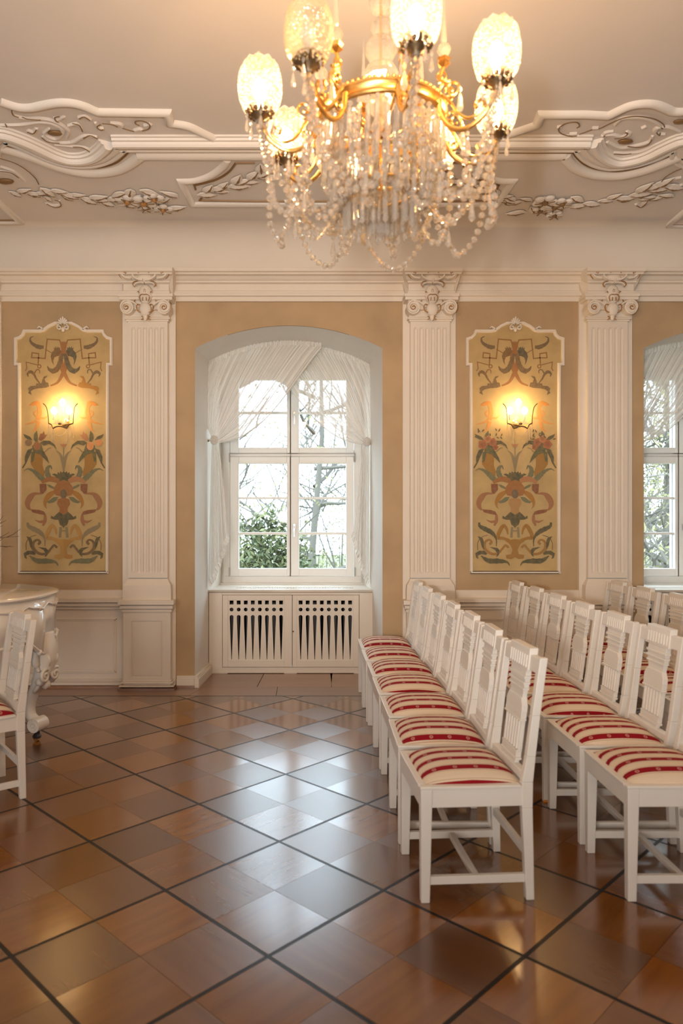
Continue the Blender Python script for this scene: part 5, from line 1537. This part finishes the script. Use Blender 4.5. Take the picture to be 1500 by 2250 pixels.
# scroll stands with glass spires between the arms
def stand_mesh():
    m = MB()
    m.tube(catmull([(RR, 0, RZ + .04), (RR + .03, 0, RZ + .075), (RR + .015, 0, RZ + .115), (RR - .015, 0, RZ + .14), (RR, 0, RZ + .185)], 5), .007, 6)
    m.tube([(RR + .012 + x, 0, RZ + .095 + y) for x, y in spiral(0, 0, .034, .006, 1.2, 1.4, 20)], .0055, 6)
    m.tube([(RR - .012 + x, 0, RZ + .15 + y) for x, y in spiral(0, 0, .024, .005, -1.9, 1.3, 18)], .0045, 6)
    m.lathe([(.006, 0), (.022, .012), (.016, .022), (.024, .032), (.008, .040)], (RR, 0, RZ + .18), 10, ripple=.12, nr=5)
    return m.mesh('spire_stand', M['gold'], smooth=True)
STAND = stand_mesh()
SPIRE = MB().lathe([(.001, 0), (.020, .012), (.026, .026), (.018, .044), (.006, .052), (.011, .06), (.0085, .11), (.001, .26)], (0, 0, 0), 8).mesh('glass_spire', M['crystal'])
for k in range(6):
    a = math.radians(222) + 2 * PI * k / 6
    st = put('spire_stand', STAND, ch, (0, 0, 0), a)
    put('glass_spire', SPIRE, st, (RR, 0, RZ + .218))
# tiers of prisms
rc = random.Random(4)
for r, z, n, kind in ((RR - .002, RZ, 44, 0), (RR - .02, RZ - .06, 40, 1), (.20, 2.83, 34, 0), (.185, 2.795, 32, 1), (.155, 2.77, 24, 0), (.13, 2.705, 20, 1), (.085, 2.68, 10, 2), (.04, 2.67, 5, 0)):
    for k in range(n):
        a = 2 * PI * (k + .5 * (n % 4) / 4) / n
        put('crystal_prism', PR[kind], ch, pol(r, a, z + rc.uniform(-.008, .004)), rc.uniform(0, 1), rot=(rc.uniform(-.05, .05), rc.uniform(-.05, .05), rc.uniform(0, 1)))
# bead chains
BEAD = MB().lathe([(.0005, -.0132), (.0105, -.007), (.0142, 0), (.0105, .007), (.0005, .0132)], (0, 0, 0), 7).mesh('bead', M['crystal'])
nb = [0]; spare = MB()
bead_v = [tuple(v.co) for v in BEAD.vertices]; bead_f = [tuple(p.vertices) for p in BEAD.polygons]
def chain(pts, step, parent_name='bead_chain'):
    root_ = None; acc = step; singles = nb[0] < 290
    m = MB(); m.tube(pts, .0012, 3)
    root_ = m.build(parent_name, M['gold'], ch)
    for i in range(1, len(pts)):
        a, b = Vector(pts[i - 1]), Vector(pts[i]); acc += (b - a).length
        if acc >= step:
            acc = 0; q = (b - a).to_track_quat('Z', 'X')
            if singles and nb[0] < 300:
                o = bpy.data.objects.new('bead', BEAD); o.location = b; o.rotation_euler = q.to_euler(); o.parent = root_; COL.objects.link(o); nb[0] += 1
            else:
                n = len(spare.v); R = q.to_matrix()
                spare.v += [tuple(R @ Vector(v) + b) for v in bead_v]
                for f in bead_f: spare.face([n + i_ for i_ in f])
order = sorted(range(8), key=lambda k: math.sin(A0 + PI / 8 + 2 * PI * k / 8))
for k in order:
    a0, a1 = A0 + 2 * PI * k / 8, A0 + 2 * PI * (k + 1) / 8
    am = (a0 + a1) / 2
    p0, p1 = Vector(pol(RA + .005, a0, ZB - .02)), Vector(pol(RA + .005, a1, ZB - .02))
    q0, q1 = Vector(pol(RA - .035, a0 + .05, 2.72)), Vector(pol(RA - .035, a1 - .05, 2.72))
    low = Vector(pol(.385, am, 2.545))
    l0, l1 = Vector(pol(.415, am - .17, 2.60)), Vector(pol(.415, am + .17, 2.60))
    chain([Vector(p) for p in catmull([tuple(p0), tuple(q0), tuple(l0), tuple(low), tuple(l1), tuple(q1), tuple(p1)], 26)], .0275)
for k in range(8):
    a0 = A0 + 2 * PI * k / 8
    for da, rl, zl in ((.0, .27, 2.62), (.39, .26, 2.56)):
        p0 = pol(RA - .01 if da == 0 else .30, a0 + da * .6, ZB - .04 if da == 0 else 2.86); p1 = pol(.13, a0 + da, 2.70)
        mid = pol(rl, a0 + da * .9, zl)
        chain([Vector(p) for p in catmull([p0, pol((rl + math.hypot(p0[0], p0[1])) / 2 + .03, a0 + da * .8, (p0[2] + zl) / 2 - .03), mid, pol(.19, a0 + da, (zl + 2.70) / 2 - .01), p1], 20)], .026)
if spare.f:
    o = spare.build('bead_cluster', M['crystal'], ch); o['kind'] = 'stuff'
# crystal rosettes where the chains meet, and the bottom finial
for k in range(8):
    a = A0 + PI / 8 + 2 * PI * k / 8
    m = MB()
    for q in range(6):
        b = 2 * PI * q / 6; c = pol(.33, a, 2.665)
        m.ball((c[0] + .018 * math.cos(b), c[1] + .018 * math.sin(b), c[2]), .011, 6, 4)
    m.ball(pol(.33, a, 2.672), .013, 6, 4)
    m.build('crystal_rosette', M['crystal'], ch)
    put('pear_drop', PEAR, ch, pol(.33, a, 2.655))
MB().lathe([(.001, 0), (.02, -.012), (.028, -.032), (.02, -.052), (.001, -.066)], (0, 0, 2.60), 8).build('finial_ball', M['crystal'], ch)
# ------------------------------------------------------------------ white grand piano
PZ = 1.0
pn = empty('grand_piano', (-2.6, 4.75, 0))
tag(pn, 'white baroque grand piano with carved legs, cut by the picture edge', 'piano')
OX, OY = -2.6, 4.75
plan = [(-3.9, 3.85), (-3.1, 3.86), (-2.6, 3.93), (-2.18, 4.08), (-1.853, 4.334), (-1.757, 4.557), (-1.727, 4.775), (-1.730, 4.98), (-1.80, 5.14), (-2.03, 5.33), (-2.296, 5.42), (-3.0, 5.45), (-3.9, 5.46)]
plan = catmull(plan, 5)
cen = Vector((-2.7, 4.72))
def inset(d): 
    out = []
    for i, p in enumerate(plan):
        a, b = Vector(plan[max(i - 1, 0)]), Vector(plan[min(i + 1, len(plan) - 1)]); t = (b - a).normalized(); n = Vector((-t.y, t.x))
        out.append(tuple(Vector(p) + n * d))
    return out
def L2(p): return (p[0] - OX, p[1] - OY)
def slab(name, ring_list, m, smooth=True):
    mb = MB(); n = len(plan)
    for d, z in ring_list:
        for p in inset(d): mb.v.append((*L2(p), z))
    for j in range(len(ring_list) - 1):
        for i in range(n - 1): mb.face((j * n + i, j * n + i + 1, (j + 1) * n + i + 1, (j + 1) * n + i))
        mb.face((j * n + n - 1, j * n, (j + 1) * n, (j + 1) * n + n - 1))
    mb.face(reversed(range(n))); mb.face([(len(ring_list) - 1) * n + i for i in range(n)])
    return mb.build(name, m, pn, smooth=smooth)
slab('lid', [(.02, PZ - .028), (.002, PZ - .022), (-.004, PZ - .014), (.004, PZ - .006), (.016, PZ)], M['piano'])
# case side with scalloped lower edge
n = len(plan); cs = MB(); ins = inset(.035)
def drop(i):
    t = i / (n - 1) * 26
    z = .725 - .03 * abs(math.sin(t * .9))
    x, y = plan[i]
    d = math.hypot(x + 1.76, y - 4.78)
    return z - .09 * math.exp(-(d / .16) ** 2) * 1.2
for i in range(n):
    x, y = L2(ins[i]); cs.v += [(x, y, PZ - .026), (x, y, drop(i))]
for i in range(n - 1): cs.face((2 * i, 2 * i + 2, 2 * i + 3, 2 * i + 1))
case = cs.build('case', M['piano'], pn, smooth='all')
md = case.modifiers.new('thickness', 'SOLIDIFY'); md.thickness = .03; md.offset = 0
MB().poly([L2(p) for p in inset(.08)], lambda a, b: (a, b, .76), lambda a, b: (a, b, .74)).build('soundboard', M['castblack'], pn)
def wave(i, base, amp): return base + amp * math.sin(i * 1.05) + amp * .5 * math.sin(i * 2.1)
ins2 = inset(.018)
MB().tube([(*L2(ins2[i]), wave(i, .915, .012)) for i in range(n)], [.007 + .004 * abs(math.sin(i * .5)) for i in range(n)], 6).build('upper_moulding', M['piano_carved'], pn, smooth=True)
MB().tube([(*L2(ins2[i]), drop(i) + .005) for i in range(n)], .011, 6).build('lower_moulding', M['piano_carved'], pn, smooth=True)
for i in range(8, n - 6, 5):
    x, y = L2(ins2[i])
    MB().ball((x, y, wave(i, .915, .012)), .017, 8, 6, (1, 1, .8)).build('carved_shell', M['piano_carved'], pn, smooth='all')
    MB().ball((x, y, drop(i) + .002), .02, 8, 6).build('carved_shell', M['piano_carved'], pn, smooth='all')
# carved cabriole leg
def piano_leg(x, y, ang):
    a = empty('leg', (x - OX, y - OY, 0), ang, pn)
    m = MB()
    pts = catmull([(-.02, 0, .70), (.02, 0, .60), (.02, 0, .50), (-.025, 0, .40), (-.075, 0, .30), (-.095, 0, .22), (-.085, 0, .165), (-.05, 0, .135)], 5)
    m.tube(pts, [.10 - .062 * min(1, i / 18) if i < 22 else .036 for i in range(len(pts))], 10)
    m.build('leg_shaft', M['piano_carved'], a, smooth='all')
    f = MB()
    f.tube([(-.03, -.052, .115), (-.03, .052, .115)], .048, 14)
    for sg in (-1, 1): f.tube([(-.03 + p, sg * .053, .115 + q) for p, q in spiral(0, 0, .042, .006, 1.5, 1.7, 26)], .007, 5)
    f.build('scroll_foot', M['piano_carved'], a, smooth=True)
    MB().lathe([(.001, .022), (.026, .022), (.030, .035), (.018, .05), (.022, .07), (.001, .075)], (-.04, 0, 0), 12).build('caster_fork', M['castblack'], a, smooth=True)
    MB().tube([(-.04, -.014, .020), (-.04, .014, .020)], .020, 14).build('caster_wheel', M['brass'], a, smooth=True)
    k = MB()
    k.ball((.045, 0, .545), .075, 12, 8, (.6, .8, 1.25))
    for sg in (-1, 1):
        k.tube([(.045 + .02, sg * .05 + p, .45 + q) for p, q in spiral(0, 0, .045, .006, 1.0, 1.6, 24)], .012, 6)
        k.tube([(.03, sg * .075 + p * .7, .66 + q) for p, q in spiral(0, 0, .05, .008, -1.0, 1.5, 24)], .013, 6)
        k.tube(catmull([(.0, sg * .10, .70), (.03, sg * .10, .62), (.02, sg * .09, .54), (.03, sg * .07, .48)], 5), [.02] * 8 + [.024] * 4 + [.012] * 4, 6)
        k.ball((.02, sg * .085, .585), .026, 8, 6); k.ball((.03, sg * .06, .41), .028, 8, 6)
        k.tube(catmull([(.02, sg * .03, .42), (.01, sg * .06, .37), (-.02, sg * .05, .34)], 4), .014, 6)
    for q in range(5): k.tube([(.085, .022 * (q - 2), .60 - .008 * abs(q - 2)), (.09, .017 * (q - 2), .55), (.07, .010 * (q - 2), .49)], [.008, .012, .005], 5)
    k.ball((.05, 0, .69), .04, 10, 6, (.6, 1.2, 1)); k.ball((.03, 0, .385), .034, 8, 6)
    k.build('carved_knee', M['piano_carved'], a, smooth='all')
piano_leg(-1.79, 4.84, math.radians(-18))
piano_leg(-3.55, 4.15, math.radians(-120)); piano_leg(-3.55, 5.2, math.radians(120))
# vase of dry twigs on the lid
vs = empty('twig_vase', (-2.52, 4.85, PZ)); tag(vs, 'dry twigs standing on the piano, reaching in at the picture edge', 'vase')
MB().lathe([(.001, 0), (.05, 0), (.075, .06), (.06, .16), (.03, .22), (.038, .25), (.03, .25), (.025, .2), (.001, .05)], (0, 0, 0), 18).build('vase', M['piano'], vs, smooth='all')
rt = random.Random(11)
for k in range(9):
    a = rt.uniform(-.6, .5) if k < 6 else rt.uniform(0, 6.28); L_ = rt.uniform(.42, .62)
    p = Vector((0, 0, .2)); d = Vector((math.cos(a) * .8, math.sin(a) * .5, .55)); pts = [p.copy()]
    for q in range(7):
        d = (d + Vector((rt.uniform(-.25, .25), rt.uniform(-.2, .2), rt.uniform(-.25, .1)))).normalized(); p = p + d * L_ / 7; pts.append(p.copy())
    m = MB().tube(pts, [.004 - .0004 * i for i in range(8)], 5)
    for q in (3, 5, 6):
        e = (d + Vector((rt.uniform(-.9, .9), rt.uniform(-.5, .5), rt.uniform(-.3, .8)))).normalized() * .10
        m.tube([pts[q], pts[q] + e * .5, pts[q] + e + Vector((0, 0, .015))], [.0025, .002, .001], 4)
    m.build('twig', M['twig'], vs, smooth=True)

# ------------------------------------------------------------------ garden beyond the windows
GZ = -3.2
gd = MB().box(-40, 45, 8.3, 90, GZ - .2, GZ).build('garden_ground', mat('winter_grass', (0.10, 0.10, 0.045), 0.95, var=.3, scale=1.5))
tag(gd, kind='structure')
def branch(mb, p, d, L_, r, depth, rr):
    pts = [p.copy()]; q = p.copy(); dd = d.copy()
    k = 5 if depth > 1 else 4
    for i in range(k):
        dd = (dd + Vector((rr.uniform(-.22, .22), rr.uniform(-.22, .22), rr.uniform(-.10, .16)))).normalized(); q = q + dd * L_ / k; pts.append(q.copy())
    mb.tube(pts, [r * (1 - .55 * i / k) for i in range(k + 1)], 5 if depth > 1 else 3, cap=False)
    if depth == 0: return
    for i in range(1, k + 1):
        for _ in range(2 if depth > 1 else 1):
            e = (dd * .55 + Vector((rr.uniform(-1, 1), rr.uniform(-1, 1), rr.uniform(-.2, .9)))).normalized()
            branch(mb, pts[i], e, L_ * rr.uniform(.45, .72), r * .5, depth - 1, rr)
def leaf_quads(mb, c, rad, n, size, rr):
    for _ in range(n):
        v = Vector((rr.gauss(0, 1), rr.gauss(0, 1), rr.gauss(0, 1))).normalized() * rr.random() ** .33
        p = Vector((c[0] + v.x * rad[0], c[1] + v.y * rad[1], c[2] + v.z * rad[2]))
        a = Vector((rr.uniform(-1, 1), rr.uniform(-1, 1), rr.uniform(-1, 1))).normalized() * size * rr.uniform(.6, 1.3)
        b = a.cross(Vector((rr.uniform(-1, 1), rr.uniform(-1, 1), rr.uniform(-1, 1)))).normalized() * size * .35
        k = len(mb.v); mb.v += [tuple(p - a), tuple(p + b), tuple(p + a), tuple(p - b)]; mb.face((k, k + 1, k + 2, k + 3))
BUD = mat('spring_leaf', (0.24, 0.225, 0.10), 0.8, var=.3, scale=2)
YEW = mat('yew_needle', (0.075, 0.095, 0.034), 0.7, var=.4, scale=3)
YEW2 = mat('yew_tip', (0.17, 0.18, 0.075), 0.7, var=.3, scale=3)
def tree(x, y, h, seed, label, buds=0):
    rr = random.Random(seed)
    root = empty('bare_tree', (x, y, GZ)); tag(root, label, 'tree', 'bare trees in the garden')
    t = MB(); t.tube([(0, 0, -.05), (rr.uniform(-.1, .1), 0, h * .3), (rr.uniform(-.3, .3), rr.uniform(-.2, .2), h * .62), (rr.uniform(-.5, .5), 0, h)], [h * .012, h * .010, h * .007, h * .003], 8)
    t.build('trunk', M['bark'], root, smooth='all')
    b = MB()
    for k in range(14):
        z = h * (.22 + .72 * k / 14); a = rr.uniform(0, 2 * PI)
        branch(b, Vector((0, 0, z)), Vector((math.cos(a), math.sin(a), rr.uniform(.1, .6))).normalized(), h * .30 * (1.15 - .6 * k / 14), h * (.009 if seed == 3 else .0065), 2, rr)
    o = b.build('branches', M['bark'], root, recalc=False); o['kind'] = 'stuff'
    if buds:
        l = MB()
        leaf_quads(l, (0, 0, h * .58), (h * .33, h * .3, h * .42), buds, .075, rr)
        o = l.build('young_leaves', BUD, root, recalc=False); o['kind'] = 'stuff'
for i, (x, y, h, seed, lab, buds) in enumerate([
    (-2.2, 16.5, 10, 3, 'bare tree seen through the left panes of the middle window', 600),
    (.12, 25.0, 12, 8, 'bare tree seen through the right panes of the middle window', 500),
    (-9.0, 33, 12, 12, 'bare tree far behind the evergreen shrub', 900),
    (4.4, 33, 12, 21, 'tall bare tree far behind, right of the middle window centre', 2500),
    (7.2, 14.5, 10, 5, 'budding tree close outside the partly visible window', 6500),
    (11.0, 22.5, 12, 17, 'budding tree farther outside the partly visible window', 9000)]):
    tree(x, y, h, seed, lab, buds)
yw = empty('evergreen_shrub', (-.62, 9.8, GZ)); tag(yw, 'dark green evergreen shrub outside the lower left panes', 'shrub')
rr = random.Random(31); y1 = MB(); y1.mi = 0
for c, rad, n in (((-.25, 0, 2.4), (.95, .8, 2.3), 6500), ((.1, .2, 4.0), (.45, .4, .85), 1500), ((-.75, 0, 3.8), (.4, .4, .9), 1300), ((.45, 0, 3.1), (.5, .5, 1.3), 1500)):
    y1.mi = 0; leaf_quads(y1, c, rad, n, .055, rr); y1.mi = 1; leaf_quads(y1, c, (rad[0] * 1.08, rad[1] * 1.08, rad[2] * 1.08), n // 2, .05, rr)
o = y1.build('needles', [YEW, YEW2], yw, recalc=False); o['kind'] = 'stuff'
MB().tube([(-.1, 0, -.05), (-.1, 0, 1.2), (-.15, 0, 2.6)], [.08, .06, .03], 6).build('trunk', M['bark'], yw)
for i, (x, y, w, h, seed, lab) in enumerate([(-7, 44, 3.8, 6.6, 41, 'pale thicket beyond the garden, left part'), (1.8, 44, 3.8, 7.0, 42, 'pale thicket beyond the garden, middle part'), (10.6, 44, 3.8, 6.0, 43, 'pale thicket beyond the garden, right part'), (19.6, 44, 4.0, 8.5, 44, 'pale thicket beyond the partly visible window')]):
    rr = random.Random(seed); root = empty('thicket', (x, y, GZ)); tag(root, lab, 'bushes', 'thickets beyond the garden')
    m = MB(); leaf_quads(m, (0, 0, h * .5), (w, 1.2, h * .55), 3200, .11, rr); o = m.build('leaves', BUD, root, recalc=False); o['kind'] = 'stuff'
    b = MB()
    for k in range(26):
        xx = rr.uniform(-w, w); b.tube([(xx, 0, -.05), (xx + rr.uniform(-.2, .2), 0, h * .5), (xx + rr.uniform(-.5, .5), rr.uniform(-.5, .5), h * rr.uniform(.9, 1.25))], [.035, .025, .008], 4)
    o = b.build('stems', M['bark'], root); o['kind'] = 'stuff'
